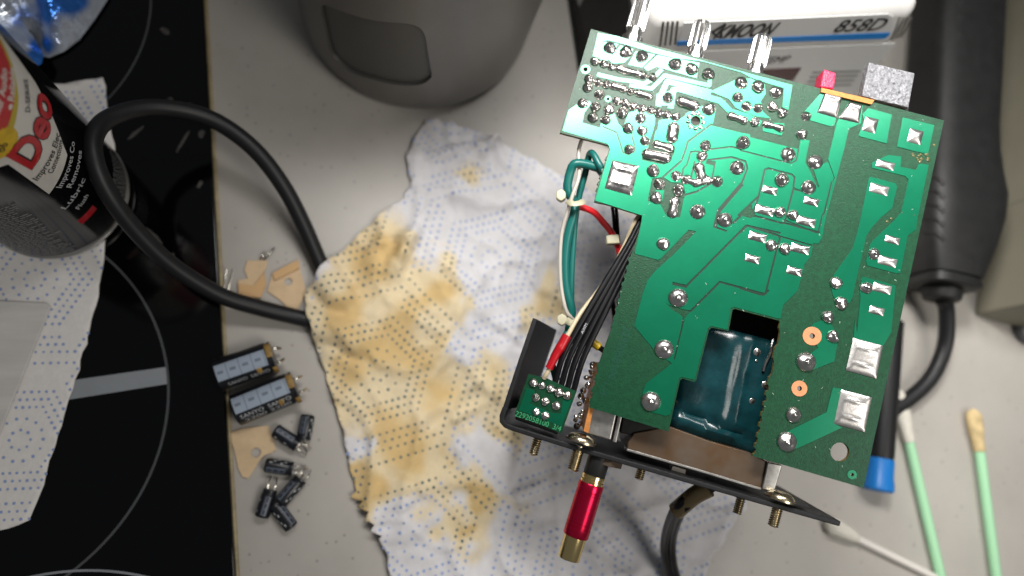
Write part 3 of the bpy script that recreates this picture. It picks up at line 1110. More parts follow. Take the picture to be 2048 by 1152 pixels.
screw(1076, 876, -8, 1.55, 5.6)
screw(1158, 898, -4.5, 1.9, 7.0, head=4.6)
screw(1556, 1014, -5, 1.75, 6.0, head=4.4)
screw(1482, 996, -24, 1.6, 5.0)
screw(1284, 935, -22, 1.6, 4.0)
obj("hex_nut", lathe(B(1216, 912, -9), OUT, [(0, 5.2), (2.6, 5.2)], 6), M_steelst, panel, smooth=False)

# second small circuit board on the panel
R9 = Z(980, 620, 3.84)
small = obj("jack_circuit_board", slab([B(x, y, -3.0) for x, y in R9((296, 490), (380, 512), (430, 520), (480, 545), (570, 585), (665, 625), (548, 948), (188, 800))], -BN * 1.5), M_lam, amp, smooth=False)
obj("copper_trace", slab([B(x, y, -2.84) for x, y in R9((282, 600), (345, 620), (330, 690), (300, 715), (470, 790), (545, 795), (560, 690), (628, 690), (548, 892), (222, 770))], -BN * .12), M_copper, small, smooth=False)
for x, y, r in [(333, 560, 36), (400, 580, 30), (465, 605, 33), (530, 632, 37), (594, 657, 35), (350, 672, 34), (425, 702, 34), (510, 737, 36), (355, 782, 32), (425, 812, 34)]:
    q = R9((x, y))[0]
    joint(q[0], q[1], r / 3.84, small, -2.84)
g = fit_text("2292058100  3/4", b2(*R9((186, 818))[0]), b2(*R9((540, 940))[0]), 1.75, on_board(-2.93))
obj("board_legend", g, M_legend2, small, smooth=False)
obj("jack_body", slab([B(x, y, -6) for x, y in R9((230, 690), (560, 800), (520, 960), (190, 840))], -BN * 14, .5), M_blackpl, small)

# upright brown board edge with solder beads on its far side
up_edge = obj("upright_board", slab([B(x, y, -2.2) for x, y in [(1199, 724), (1204, 728), (1177, 866), (1167, 862)]], -BN * 40), M_orange, amp, smooth=False)
rb = random.Random(11)
for k in range(26):
    f = k / 25
    x = 1192 - 33 * f - rb.uniform(0, 14); y = 728 + 125 * f + rb.uniform(-8, 8)
    joint(x, y, rb.uniform(3.5, 7), up_edge, rb.uniform(-14, -5), meshes=JM, zs=1.0)
obj("jack_shell", slab([B(x, y, -5) for x, y in [(1184, 812), (1234, 828), (1222, 882), (1172, 866)]], -BN * 30, .6), M_steel, amp)
obj("shield_strip", slab([B(x, y, -5.5) for x, y in [(1238, 822), (1246, 826), (1233, 886), (1225, 884)]], -BN * 30, .3), M_steel, amp)
obj("jack_insert", slab([B(x, y, -9) for x, y in [(1248, 826), (1312, 850), (1308, 880), (1240, 866)]], -BN * 20, .5), M_blackpl, amp)

# --- transformer under the cut-out ---------------------------------------------
coil_c = [(1350, 632), (1585, 690), (1515, 930), (1330, 872)]
n = 26
vs_, fs = [], []
A = [B(x, y, -9.5) for x, y in coil_c]
for j in range(n + 1):
    for i in range(n + 1):
        u, v = i / n, j / n
        p = (A[0] * (1 - u) + A[1] * u) * (1 - v) + (A[3] * (1 - u) + A[2] * u) * v
        h = 1.0 * math.exp(-((u - .52) / .07) ** 2) + .7 * math.exp(-((u - .66) / .03) ** 2) + .5 * noise.noise(Vector((u * 5, v * 4, 2))) \
            - 1.8 * math.exp(-((v - .78 - .1 * (u - .4)) / .03) ** 2) - 7 * max(0, v - .86) * 6 - 3.5 * max(0, .12 - u) * 8 \
            + 1.2 * max(0, u - .85) * 8 * max(0, .7 - abs(v - .85) * 6)
        h -= .8 * max(0, .05 - v) * 20
        vs_.append(p + BN * h)
for j in range(n):
    for i in range(n):
        a = j * (n + 1) + i
        fs.append((a, a + 1, a + n + 2, a + n + 1))
rim = [i for i in range(n + 1)] + [(j) * (n + 1) + n for j in range(1, n + 1)] + [n * (n + 1) + i for i in range(n - 1, -1, -1)] + [j * (n + 1) for j in range(n - 1, 0, -1)]
k0 = len(vs_)
for i in rim:
    vs_.append(vs_[i] - BN * (40 + BN.dot(vs_[i] - A[0])))
for i in range(len(rim)):
    j = (i + 1) % len(rim)
    fs.append((rim[i], rim[j], k0 + j, k0 + i))
trans = obj("transformer_coil", (vs_, fs), M_tape, amp, angle=60)
obj("core_void_plate", slab([B(x, y, -20) for x, y in [(1300, 520), (1640, 600), (1515, 940), (1300, 870)]], -BN * 28, .6), M_void, trans)  # core widened into a black plate, standing in for shade under the cut-out
for (x, y, r) in [(1514, 704, 8), (1513, 722, 2.5), (1531, 770, 8), (1504, 802, 6)]:
    joint(x, y, r, trans, -9.4, meshes=[bpy.data.meshes[BIGJ[0].name]], zs=.25).data
gl = obj("hot_glue", tube([B(1546, 678, -7.5), B(1542, 694, -7.2), B(1540, 706, -7.5), B(1530, 728, -8), B(1526, 742, -8.5)], .45, 8), M_solder, trans)
fr = obj("transformer_frame", slab([B(x, y, -8) for x, y in [(1256, 884), (1268, 866), (1340, 853), (1420, 882), (1500, 905), (1536, 925), (1522, 978), (1400, 941), (1254, 899)]], -BN * 34, .4), M_steelst, amp)
obj("frame_flange", slab([B(x, y, -7.6) for x, y in [(1254, 897), (1400, 939), (1523, 976), (1522, 981), (1400, 944), (1253, 902)]], -BN * 10, .15), M_steel, fr)
obj("frame_leg", slab([B(x, y, -7) for x, y in [(1535, 924), (1565, 930), (1549, 984), (1524, 979)]], -BN * 34, .4), M_steel, fr)
obj("white_label", slab([B(x, y, -12) for x, y in [(1346, 932), (1372, 940), (1368, 956), (1340, 948)]], -BN * 6), M_wirewht, fr)

# --- component side: big parts hanging under the board --------------------------
for (px, py, r, ln) in [(1500, 420, 9, 26), (1620, 420, 9, 26), (1420, 330, 5, 14), (1770, 420, 6, 20), (1330, 520, 8, 22)]:
    obj("electrolytic_can", lathe(B(px, py, -TH - .2), -BN, [(0, r), (.8, r), (1.2, r * .94), (1.8, r), (ln - .5, r), (ln, r - .5)], 22), M_capblk, board)
obj("heat_sink", slab([B(x, y, -TH - .3) for x, y in [(1600, 560), (1760, 600), (1752, 640), (1592, 600)]], -BN * 30, .4), M_steel, board)

# --- control shafts --------------------------------------------------------------


def knurl(p0, ax, up, r, ln, slot):
    """split, toothed shaft: two half gears, or a full one when slot is 0"""
    side = ax.cross(up)
    out = []
    nT = 18
    halves = (1, -1) if slot else (0,)
    for hs in halves:
        prof = []
        steps = nT * 4
        for k in range(steps):
            an = 2 * math.pi * k / steps
            rr = r * (1.0 if (k % 4) in (1, 2) else .86)
            x, y = rr * math.cos(an), rr * math.sin(an)
            if hs:
                if hs * x < slot:
                    x = hs * slot
                prof.append((x, y))
            else:
                prof.append((x, y))
        # clean duplicates on the slot face
        pf = [prof[0]]
        for q in prof[1:]:
            if (Vector(q) - Vector(pf[-1])).length > .02:
                pf.append(q)
        vs2, fs2 = [], []
        secs = [(0, .55), (1.3, .93), (1.31, 1), (ln - 1.2, 1), (ln, .84)]
        for z, s in secs:
            for x, y in pf:
                xx = x * s if not hs else (x if abs(abs(x) - slot) < 1e-6 else x * s)
                vs2.append(p0 + ax * z + side * xx + up * y * s)
        m = len(pf)
        for i in range(len(secs) - 1):
            for k in range(m):
                kk = (k + 1) % m
                fs2.append((i * m + k, i * m + kk, (i + 1) * m + kk, (i + 1) * m + k))
        fs2.append(tuple(range(m)))
        fs2.append(tuple(range((len(secs) - 1) * m, len(secs) * m)))
        out.append((vs2, fs2))
    return join(*out)


for (x0, y0, x1, y1, slot) in [(1268, 66, 1291, -16, .55), (1391, 104, 1405, 46, .5), (1511, 138, 1527, 74, 0)]:
    p0, p1 = B(x0, y0, -5), B(x1, y1, -5)
    ax = (p1 - p0).normalized()
    sh = obj("control_shaft", knurl(p0, ax, BN, 3.15, (p1 - p0).length, slot), M_bright, amp, angle=20)
    obj("shaft_collar", lathe(p0 - ax * 7, ax, [(0, 3.6), (5.2, 3.6), (5.2, 2.7), (8.5, 2.55)], 24), M_bright, sh)
    q = p0 - ax * 15 - BN * 2.5
    sd = ax.cross(BN)
    c8 = [q + ax * a + sd * b + BN * c for c in (-7, 5.2) for a, b in ((-5, -8), (8, -8), (8, 8), (-5, 8))]
    obj("pot_body", hexa(c8, .6), M_steel, sh)

# --- switch parts on the top edge -------------------------------------------------
obj("switch_card", slab([B(x, y, .9) for x, y in [(1643.5, 175.5), (1749, 200), (1743, 208.5), (1642, 184)]], -BN * 16), M_orange, amp, smooth=False)
obj("switch_button", slab([B(x, y, .4) for x, y in [(1738, 124), (1830, 146), (1817.5, 215), (1776, 205), (1723.6, 192)]], -BN * 4, .3), M_grain, amp)
obj("switch_base", slab([B(x, y, -1.5) for x, y in [(1724, 190), (1818, 214), (1816, 222), (1722, 200)]], -BN * 12), M_blackpl, amp, smooth=False)
obj("red_lamp", slab([B(x, y, -.6) for x, y in [(1648, 137.5), (1673, 145.5), (1668, 178), (1641, 174)]], -BN * 7, .5), M_redled, amp)

# --- wires --------------------------------------------------------------------------
RW = Z(1080, 260, 2.742)


def wire(name, pts, offs, r, m, parent=amp, seg=10, n=8):
    q = RW(*pts)
    if not isinstance(offs, (list, tuple)):
        offs = [offs] * len(q)
    return obj(name, tube([B(x, y, o_) for (x, y), o_ in zip(q, offs)], r, seg, n), m, parent, angle=60)


wire("white_wire", [(232, 40), (212, 120), (214, 250), (178, 360), (150, 450), (120, 560), (110, 700), (115, 850), (140, 980), (172, 1030), (210, 1060)], [-6, -6, -5, -4.5, -6, -8, -9, -10, -10, -11, -14], .66, M_wirewht)
wire("green_wire", [(345, 240), (310, 205), (200, 183), (165, 235), (152, 330), (190, 405), (183, 470), (155, 570), (138, 700), (142, 850), (172, 990), (160, 1110), (200, 1150)], [-7, -5, -4, -5, -6, -8, -8, -9, -10, -11, -12, -16, -22], 1.5, M_wiregrn)
wire("green_wire", [(350, 230), (325, 190), (290, 130), (270, 140), (250, 230), (222, 330), (205, 410), (192, 500), (180, 640), (172, 800), (170, 950)], [-3.5, -3, -4, -7, -9, -10, -10.5, -11, -13, -14, -15], 1.15, M_wiregrn)
wire("red_wire", [(200, 415), (290, 448), (350, 510), (390, 560), (420, 620), (440, 690)], [-11, -12, -13, -14, -15, -17], 1.1, M_wirered)
wire("black_wire", [(395, 400), (405, 500), (415, 640)], -20, .6, M_wireblk)
wire("black_wire", [(416, 400), (424, 500), (432, 640)], -20, .6, M_wireblk)
wire("black_wire", [(390, 900), (402, 980), (412, 1050)], -16, .8, M_wireblk)
obj("wire_socket", slab([B(x, y, -12) for x, y in RW((362, 575), (432, 570), (440, 622), (366, 625))], -BN * 4, .5), M_nylon, amp)
for (hx, hy, bx, by) in [(115, 355, 195, 398), (120, 1040, 185, 1050)]:
    hc = RW((hx, hy))[0]; bc = RW((bx, by))[0]
    tie = obj("cable_tie", tube([B(bc[0] - 15, bc[1] - 3, -6 if hy < 500 else -9), B(bc[0] - 6, bc[1] + 2, -2.6 if hy < 500 else -6), B(bc[0] + 8, bc[1] + 1, -3.4 if hy < 500 else -7), B(bc[0] + 16, bc[1] - 3, -8 if hy < 500 else -11)], 1.15, 8, flat=.35, up=BN), M_nylon, amp)
    pg = [B(hc[0] + 10 * math.cos(a) * 1.15, hc[1] + 13 * math.sin(a), -5 if hy < 500 else -8) for a in [math.radians(30 + 60 * k) for k in range(6)]]
    obj("tie_head", slab(pg, -BN * 3, .5), M_nylon, tie)
# flat black cable
for k in range(4):
    o4 = k - 1.5
    pts = [(1300 + o4 * 3, 408 + k * 10), (1268 + o4 * 4, 478 + k * 6), (1226 + o4 * 9, 560 + k * 2), (1176 + o4 * 12, 652 + k * 2), (1145 + o4 * 12.5, 712 + k * 4), (1128 + o4 * 12.5, 768 + k * 5)]
    of = [-4, -4, -3.5, -2.5, -2.6, -4.5]
    obj("flat_cable_core", tube([B(x, y, z) for (x, y), z in zip(pts, of)], 1.0, 12), M_wireblk, amp, angle=60)
g = fit_text("AWM", b2(1166, 668), b2(1176, 648), .9, on_board(-1.35))
obj("wire_print", g, M_print, amp, smooth=False)
wire("cream_wire", [(575, 430), (520, 505), (470, 620), (410, 740), (320, 880), (222, 1005), (150, 1130), (90, 1240), (40, 1330), (22, 1362)], [-4, -4, -8, -9, -7, -3.5, -2, -2, -2, -3], .75, M_wirecrm)
obj("heat_shrink", tube([B(1134, 671, -1.6), B(1124, 690, -1.4), B(1113, 708, -1.4), B(1098, 737, -1.8)], lambda t: 1.55 - .28 * t + .18 * math.exp(-((t - .45) / .1) ** 2), 14), M_shrink, amp)
wire("green_wire", [(150, 1110), (70, 1260), (80, 1330), (90, 1370)], [-10, -8, -8, -9], 1.2, M_wiregrn)
obj("yellow_sleeve", tube([B(1178, 679, -8), B(1199, 695, -8)], 1.35, 12), M_yellow, amp)
obj("sleeve_core", tube([B(1196, 693, -8), B(1214, 706, -9)], .95, 10), M_wireblk, amp)

# --- mains cord leaving through the panel ------------------------------------------
obj("cord_sleeve", tube([B(1418, 976, -18), B(1388, 992, -20), B(1352, 1022, -24)], 3.0, 18), M_sleeve, amp)
for s in (-1, 1):
    pts = [B(1425 + s * 4, 966 + s * 4, -18), B(1388 + s * 4, 994 + s * 4, -20), B(1356 + s * 6, 1022 + s * 2, -24), P(1338 + s * 7, 1075, 28), P(1338 + s * 7, 1120, 16), P(1352 + s * 7, 1175, 5), P(1380 + s * 8, 1260, 3), P(1480 + s * 8, 1420, 3), P(1700 + s * 6, 1600 - s * 6, 3)]
    obj("mains_cord_core", tube(pts, 1.7, 14), M_wireblk, amp)

# ----------------------------------------------------------------------------
# red adapter plug in the jack
# ----------------------------------------------------------------------------
rp0, rp1 = B(1201, 908, -8), B(1137, 1117, -8)
rax = (rp1 - rp0).normalized()
RL = (rp1 - rp0).length
adp = thing("adapter_plug", "red and gold adapter plug sticking out of the black rear panel", "plug", Vector((rp1.x, rp1.y, rp1.z - 4)))
T = lambda f: f * RL
obj("black_collar", lathe(rp0, rax, [(0, 3.6), (T(.2), 3.6), (T(.215), 3.3)], 32), M_blackpl, adp)
obj("gold_neck", lathe(rp0, rax, [(T(.205), 3.75), (T(.23), 3.8), (T(.235), 3.6), (T(.25), 3.6), (T(.255), 3.85), (T(.29), 3.85)], 32), M_gold, adp)
body = [(T(.28), 4.0), (T(.29), 4.15)]
for c in (.355, .38, .655, .69):
    body += [(T(c - .006), 4.15), (T(c - .003), 4.02), (T(c + .003), 4.02), (T(c + .006), 4.15)]
body += [(T(.775), 4.15), (T(.785), 3.95)]
obj("red_body", lathe(rp0, rax, body, 40), M_redan, adp)
obj("gold_tip", lathe(rp0, rax, [(T(.78), 3.6), (T(.985), 3.6), (T(1), 3.45), (T(1), 2.9), (T(.9), 2.85), (T(.9), 0.2)], 40), M_gold, adp)

# ----------------------------------------------------------------------------
# paper towels
# ----------------------------------------------------------------------------


def inside(p, poly):
    x, y = p
    c = False
    n_ = len(poly)
    for i in range(n_):
        x0, y0 = poly[i]; x1, y1 = poly[(i + 1) % n_]
        if (y0 > y) != (y1 > y) and x < (x1 - x0) * (y - y0) / (y1 - y0) + x0:
            c = not c
    return c


def dot_pattern(cx, cy, s, rot=0.0):
    """printed medallion of dotted circles and hexagons; s = millimetres of cell radius"""
    pts = []
    for r, n_ in ((.11, 8), (.24, 14)):
        for k in range(n_):
            an = 2 * math.pi * k / n_
            pts.append((r * math.cos(an), r * math.sin(an)))
    for r, n_ in ((.42, 6), (.52, 7), (.62, 8), (.80, 10), (.90, 11), (1.0, 12)):
        for sd in range(6):
            a0_ = math.radians(60 * sd); a1_ = math.radians(60 * sd + 60)
            if r > .7 and r < .95 and sd % 2:
                continue
            for k in range(n_):
                f = k / n_
                pts.append((r * (math.cos(a0_) * (1 - f) + math.cos(a1_) * f), r * (math.sin(a0_) * (1 - f) + math.sin(a1_) * f)))
    c, sn = math.cos(rot), math.sin(rot)
    return [(cx + s * (x * c - y * sn), cy + s * (x * sn + y * c)) for x, y in pts]


def towel(name, label, outline_px, zbase, hfun, step, stain, dots, tint=(.72, .71, .725), thick=.5):
    poly3 = [P(x, y, zbase) for x, y in outline_px]
    # finer, slightly torn border
    poly = []
    for i in range(len(poly3)):
        a, b = poly3[i], poly3[(i + 1) % len(poly3)]
        m = max(1, int((b - a).length / step))
        for k in range(m):
            q = a.lerp(b, k / m)
            j = noise.noise_vector(q * .2) * 1.1 + noise.noise_vector(q * .9) * .55
            poly.append((q.x + j.x, q.y + j.y))
    xs = [p[0] for p in poly]; ys = [p[1] for p in poly]
    extra = []
    y = min(ys); row = 0
    while y < max(ys):
        x = min(xs) + (step / 2 if row % 2 else 0)
        while x < max(xs):
            if inside((x, y), poly):
                extra.append((x, y))
            x += step
        y += step * .87; row += 1
    ov, tris = cdt_layers([(poly, 1)], extra)
    hs = [hfun(p.x, p.y) for p in ov]
    tp = [Vector((p.x, p.y, zbase + thick + h)) for p, h in zip(ov, hs)]
    o = rawobj(name, (tp, [t for t, k in tris]), M_paper)
    ca = o.data.color_attributes.new("tint", 'FLOAT_COLOR', 'POINT')
    for i, p in enumerate(tp):
        c = stain(p.x, p.y) if stain else None
        ca.data[i].color = (*(c or tint), 1)
    sol = o.modifiers.new("thickness", 'SOLIDIFY')
    sol.thickness = thick * MM
    sol.offset = -1
    dv = {0: ([], []), 1: ([], [])}
    for (x, y) in dots:
        if not inside((x, y), poly):
            continue
        r = .56 * random.uniform(.8, 1.15)
        st = stain(x, y) if stain else None
        V, Fc = dv[1 if (st and st[2] < .40) else 0]
        k0 = len(V)
        for k in range(7):
            an = 2 * math.pi * k / 7
            xx, yy = x + r * math.cos(an), y + r * math.sin(an)
            V.append(Vector((xx, yy, zbase + thick + hfun(xx, yy) + .16)))
        Fc.append(tuple(range(k0, k0 + 7)))
    for key, mt in ((0, M_dot), (1, M_dot2)):
        if dv[key][0]:
            d = rawobj("printed_dots", dv[key], mt, o, smooth=False)
            d["kind"] = "stuff"
    tag(o, label, "paper towel")
    return o


FOLDS = [((815, 378), (1000, 408), 2.2, 3.0), ((820, 318), (985, 296), 1.8, 2.5), ((985, 285), (905, 310), 3.0, 3.0), ((985, 285), (1010, 340), 2.2, 3.5), ((930, 300), (935, 370), 1.5, 4),
         ((822, 462), (775, 560), 5.5, 5.0), ((830, 470), (800, 500), 4.5, 4.0), ((640, 590), (760, 640), 1.2, 6), ((660, 760), (800, 720), 1.2, 5),
         ((700, 880), (860, 830), 1.4, 5), ((720, 990), (960, 960), 1.6, 5), ((1000, 920), (1120, 1040), 1.6, 6), ((990, 1060), (1300, 1050), 1.2, 5), ((780, 1090), (900, 1010), 1.3, 5),
         ((1180, 1000), (1330, 1100), 1.2, 6), ((980, 660), (1080, 640), 1.5, 4), ((700, 600), (900, 690), 1.0, 8)]
FOLDS += [((835, 470), (790, 545), 3.5, 2.2), ((800, 480), (735, 505), 3.0, 2.6), ((970, 300), (1000, 275), 4.0, 1.8), ((905, 312), (850, 330), 2.0, 2.0), ((940, 330), (985, 350), 2.2, 1.8),
          ((660, 640), (720, 720), 1.8, 2.2), ((870, 860), (980, 800), 1.8, 2.2), ((760, 820), (690, 860), 1.6, 2.0), ((840, 990), (760, 1040), 2.0, 2.2), ((1000, 1000), (1090, 960), 2.2, 2.4), ((640, 720), (700, 700), 1.4, 2)]
FOLD3 = [(P(*a), P(*b), h * 1.25, w / 1.5) for a, b, h, w in FOLDS]


CABLE3 = [(P(610, 640, 3), P(760, 690, 3), 7.6), (P(642, 535, 3), P(690, 620, 3), 7.6)]


def h_towel(x, y):
    p = Vector((x, y, 0))
    h = .6 + 1.6 * (noise.noise(p * .035 + Vector((3, 1, 0))) + .6) + 1.1 * noise.noise(p * .09 + Vector((9, 2, 5))) + .45 * noise.noise(p * .22) + .16 * noise.noise(p * .5)
    rd = 1 - abs(noise.noise(p * .03 + Vector((1, 8, 3)))) * 3.2
    h += 2.6 * max(0, rd) ** 4
    rd = 1 - abs(noise.noise(p * .055 + Vector((6, 2, 7)))) * 3.4
    h += 1.7 * max(0, rd) ** 4
    for a, b, rr in CABLE3:
        d = b - a
        t = (p - a).dot(d) / d.length_squared
        if -.3 < t < 1.15:
            dist = (p - (a + d * min(1, t))).length
            h = max(h, rr * math.exp(-(dist / 7.5) ** 4) * min(1, max(0, (1.15 - t) * 3)))
    for a, b, hh, w in FOLD3:
        d = b - a
        t = max(0, min(1, (p - a).dot(d) / d.length_squared))
        q = a + d * t
        dist = (p - q).length
        taper = math.sin(math.pi * min(1, max(0, .08 + .84 * t)))
        if dist < w * 3.2:
            h += hh * math.exp(-(dist / w) ** 2) * taper
            h += .25 * hh * noise.noise(p * .5) * math.exp(-(dist / (w * 2)) ** 2)
    return max(.05, h)


STAINS = [(740, 520, 95, 1.0), (690, 640, 100, 1.0), (860, 600, 80, 1.0), (790, 700, 120, 1.0), (700, 760, 95, .95), (880, 790, 100, .9), (800, 880, 110, 1.0), (730, 960, 70, 1.0), (960, 760, 70, .6),
          (950, 980, 75, 1.05), (930, 1060, 45, 1.0), (1090, 585, 55, .75), (1010, 860, 60, .55), (830, 960, 70, .8), (900, 900, 60, .7), (870, 470, 40, .35), (655, 590, 50, .9), (1040, 640, 40, .4), (930, 350, 35, .4)]
STAIN3 = [(P(x, y), r / 4.7, k) for x, y, r, k in STAINS]
CLEAN3 = [(P(x, y), r / 4.7) for x, y, r in [(715, 900, 30), (960, 910, 50), (985, 610, 60), (920, 700, 30), (920, 1005, 24), (790, 1080, 60), (1000, 540, 90), (880, 420, 70), (1000, 960, 40), (750, 885, 22)]]
DARK3 = [(P(x, y), r / 4.7) for x, y, r in [(1120, 960, 70), (1230, 1010, 60), (1160, 900, 60), (960, 300, 55), (850, 270, 60)]]  # darker grey patches on the towel


def stain_tint(x, y):
    p = Vector((x, y, 0))
    base = Vector((.635, .622, .632))
    w = Vector((x + 7 * noise.noise(p * .11), y + 7 * noise.noise(p * .11 + Vector((5, 5, 5))), 0))
    f = 0
    for c, r, k in STAIN3:
        f = max(f, k * (1.35 - (w - c).length / r))
    for c, r in CLEAN3:
        f -= 1.1 * max(0, 1.15 - (w - c).length / r)
    f += .30 * noise.noise(p * .07 + Vector((2, 7, 1))) + .08 * noise.noise(p * .3)
    a = max(0.0, min(1.0, (f - .16) * 3.0))
    b = max(0.0, min(1.0, (f - .68 + .4 * noise.noise(p * .07 + Vector((8, 3, 9)))) * 2.4))
    light = Vector((.69, .56, .33))
    deep = Vector((.57, .39, .155))
    col = base.lerp(light, a * .85).lerp(deep, a * b * .8)
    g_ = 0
    for c, r in DARK3:
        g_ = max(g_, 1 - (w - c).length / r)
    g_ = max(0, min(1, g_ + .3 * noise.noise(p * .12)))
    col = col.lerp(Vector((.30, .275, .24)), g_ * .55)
    return tuple(col)


main_px = [(850, 243), (890, 246), (945, 262), (985, 280), (1040, 306), (1100, 345), (1180, 390), (1300, 470), (1420, 560), (1520, 700), (1540, 850), (1482, 1012), (1440, 1085), (1380, 1180), (1330, 1280), (1000, 1320), (800, 1260),
           (782, 1160), (768, 1100), (756, 1078), (764, 1066), (742, 1058), (750, 1046), (728, 1040), (736, 1022), (714, 1014), (722, 1000), (700, 992), (714, 978), (700, 940), (688, 870), (668, 800), (648, 740), (630, 680), (613, 620), (610, 592), (640, 545), (690, 500), (765, 428), (800, 402), (822, 376), (815, 318), (828, 285)]
dots = []
DM = [(P(980, 522), 0.0)]
cell = 38.0
o0 = P(980, 522)
for iy in range(-4, 5):
    for ix in range(-4, 5):
        cx = o0.x + (ix * 1.5) * cell * math.cos(.25) - (iy * .866 * 2 + (ix % 2) * .866) * cell * math.sin(.25)
        cy = o0.y + (ix * 1.5) * cell * math.sin(.25) + (iy * .866 * 2 + (ix % 2) * .866) * cell * math.cos(.25)
        dots += dot_pattern(cx, cy, cell * .93, .25)
towel("paper_towel", "crumpled blue-dotted paper towel with yellow oil stains under the circuit board", main_px, 0.1, h_towel, 1.7, stain_tint, dots)


def h_left(x, y):
    p = Vector((x, y, 0))
    return .15 + .35 * (noise.noise(p * .02) + .5) + .12 * noise.noise(p * .2)


left_px = [(-420, 230), (60, 172), (208, 158), (218, 240), (230, 322), (214, 430), (205, 535), (193, 610), (160, 740), (120, 870), (60, 1040), (0, 1062), (-300, 1120)]
dots = []
o0 = P(42, 880, HZ)
cell = 34.0
for iy in range(-5, 6):
    for ix in range(-3, 4):
        cx = o0.x + ix * 1.5 * cell
        cy = o0.y + (iy * .866 * 2 + (ix % 2) * .866) * cell
        dots += dot_pattern(cx, cy, cell * .93, 0)
towel("paper_towel", "flat clean blue-dotted paper towel lying on the black hob", left_px, HZ + .08, h_left, 3.0, None, dots, tint=(.74, .71, .68), thick=.4)

# ----------------------------------------------------------------------------
# spray can
# ----------------------------------------------------------------------------
CZ = HZ + 1.2
cc = P(113, 386, CZ)
CR = (P(113 + 148, 386, CZ) - cc).length
CHT = 150.0
can = thing("spray_can", "red, white and black contact cleaner spray can standing on the hob", "spray can", Vector((cc.x, cc.y, CZ)))
obj("can_body", lathe(cc, Vector((0, 0, 1)), [(0, CR - 1.5), (.3, CR - .4), (1.4, CR + .2), (2.6, CR + .2), (3.2, CR - .6), (4.2, CR - .9), (6, CR - .3), (CHT, CR - .3)], 96), M_tin, can)
obj("label_sleeve", lathe(cc, Vector((0, 0, 1)), [(5.2, CR - .15), (5.4, CR), (CHT - 1, CR), (CHT - .8, CR - .2)], 128), M_canblk, can)
obj("can_dome", lathe(cc + Vector((0, 0, CHT)), Vector((0, 0, 1)), [(0, CR), (1.5, CR + .4), (3, CR), (8, CR * .8), (13, CR * .5), (14, CR * .42), (15, CR * .42)], 64), M_tin, can)
obj("spray_nozzle", lathe(cc + Vector((0, 0, CHT + 14)), Vector((0, 0, 1)), [(0, 6), (9, 6), (12, 4.5), (12.5, 2)], 24), M_canred, can)


def can_uv(px, py, R=None):
    """pixel -> (arc length, height) on the can's surface"""
    R = R or CR
    d = ray(px, py)
    ox, oy = CAMPOS.x - cc.x, CAMPOS.y - cc.y
    a = d.x * d.x + d.y * d.y
    b_ = 2 * (ox * d.x + oy * d.y)
    c = ox * ox + oy * oy - R * R
    disc = max(0.0, b_ * b_ - 4 * a * c)
    t = (-b_ - math.sqrt(disc)) / (2 * a)
    q = CAMPOS + d * t
    return Vector((math.atan2(q.y - cc.y, q.x - cc.x) * R, q.z))


def can_pt(u, z, lift=.06):
    an = u / CR
    return Vector((cc.x + (CR + lift) * math.cos(an), cc.y + (CR + lift) * math.sin(an), z))


def can_patch(name, uv, m, lift, step=1.5):
    poly = []
    for i in range(len(uv)):
        a, b = Vector(uv[i]), Vector(uv[(i + 1) % len(uv)])
        k_ = max(1, int((b - a).length / step))
        for k in range(k_):
            poly.append(a.lerp(b, k / k_))
    xs = [p.x for p in poly]; ys = [p.y for p in poly]
    extra = []
    x = min(xs)
    while x < max(xs):
        y = min(ys)
        while y < max(ys):
            if inside((x, y), poly):
                extra.append((x, y))
            y += 4.0
        x += step
    ov, tris = cdt_layers([(poly, 1)], extra)
    return obj(name, ([can_pt(p.x, p.y, lift) for p in ov], [t for t, k in tris]), m, can, angle=80)


def zc(pts):   # crop of the can, second close-up
    return [(x / 3.84, 260 + y / 3.84) for x, y in pts]


tip = can_uv(*zc([(375, 492)])[0])
lft = can_uv(*zc([(62, 262)])[0])
rgt = can_uv(*zc([(487, 120)])[0])
# white shield: pointed bottom, widening upwards
sl = (lft.y - tip.y) / (lft.x - tip.x)
hw = 30.0
can_patch("white_shield", [tip, (tip.x + (rgt.x - tip.x) * .9, rgt.y - 4), (rgt.x, rgt.y), (rgt.x + 10, rgt.y + 22), (rgt.x + 22, CZ + CHT - 8), (lft.x - 22, CZ + CHT - 8), (lft.x - 22, lft.y + 16), (lft.x, lft.y)], M_canwht, .08)
# red field with yellow edge across the upper part
ya = can_uv(28, 250); yb = can_uv(36, 195); yc = can_uv(24, 130)
TOPZ = CZ + CHT - 9
can_patch("yellow_edge", [(ya.x - 12, ya.y + 4), (ya.x - 5, ya.y - 1), (ya.x, ya.y), (yb.x, yb.y), (yc.x, yc.y), (yc.x + 10, yc.y + 12), (yc.x + 20, yc.y + 30), (yc.x + 20, TOPZ), (ya.x - 12, TOPZ)], M_canyel, .14)
can_patch("red_field", [(ya.x - 12, ya.y + 6), (ya.x - 5, ya.y + 1.5), (ya.x - 1.5, ya.y + 2.2), (yb.x - .6, yb.y + 2), (yc.x - .5, yc.y + 2), (yc.x + 9, yc.y + 14), (yc.x + 19, yc.y + 32), (yc.x + 19, TOPZ - .5), (ya.x - 12, TOPZ - .5)], M_canred, .2)
# gold seal
sc0 = can_uv(2, 288)
seal = []
for k in range(48):
    rr = 5.6 if k % 2 else 5.15
    seal.append((sc0.x + rr * math.cos(2 * math.pi * k / 48), sc0.y + rr * math.sin(2 * math.pi * k / 48)))
can_patch("gold_seal", seal, M_cangld, .26)


def can_text(name, s, p_a, p_b, height, m, lift, shear=.0, bold=.0, conv=None):
    a = can_uv(*p_a); b = can_uv(*p_b)
    v, f = fit_text(s, a, b, height, lambda x, y: can_pt(x, y, lift), shear, bold)
    return obj(name, (v, f), m, can, smooth=False)


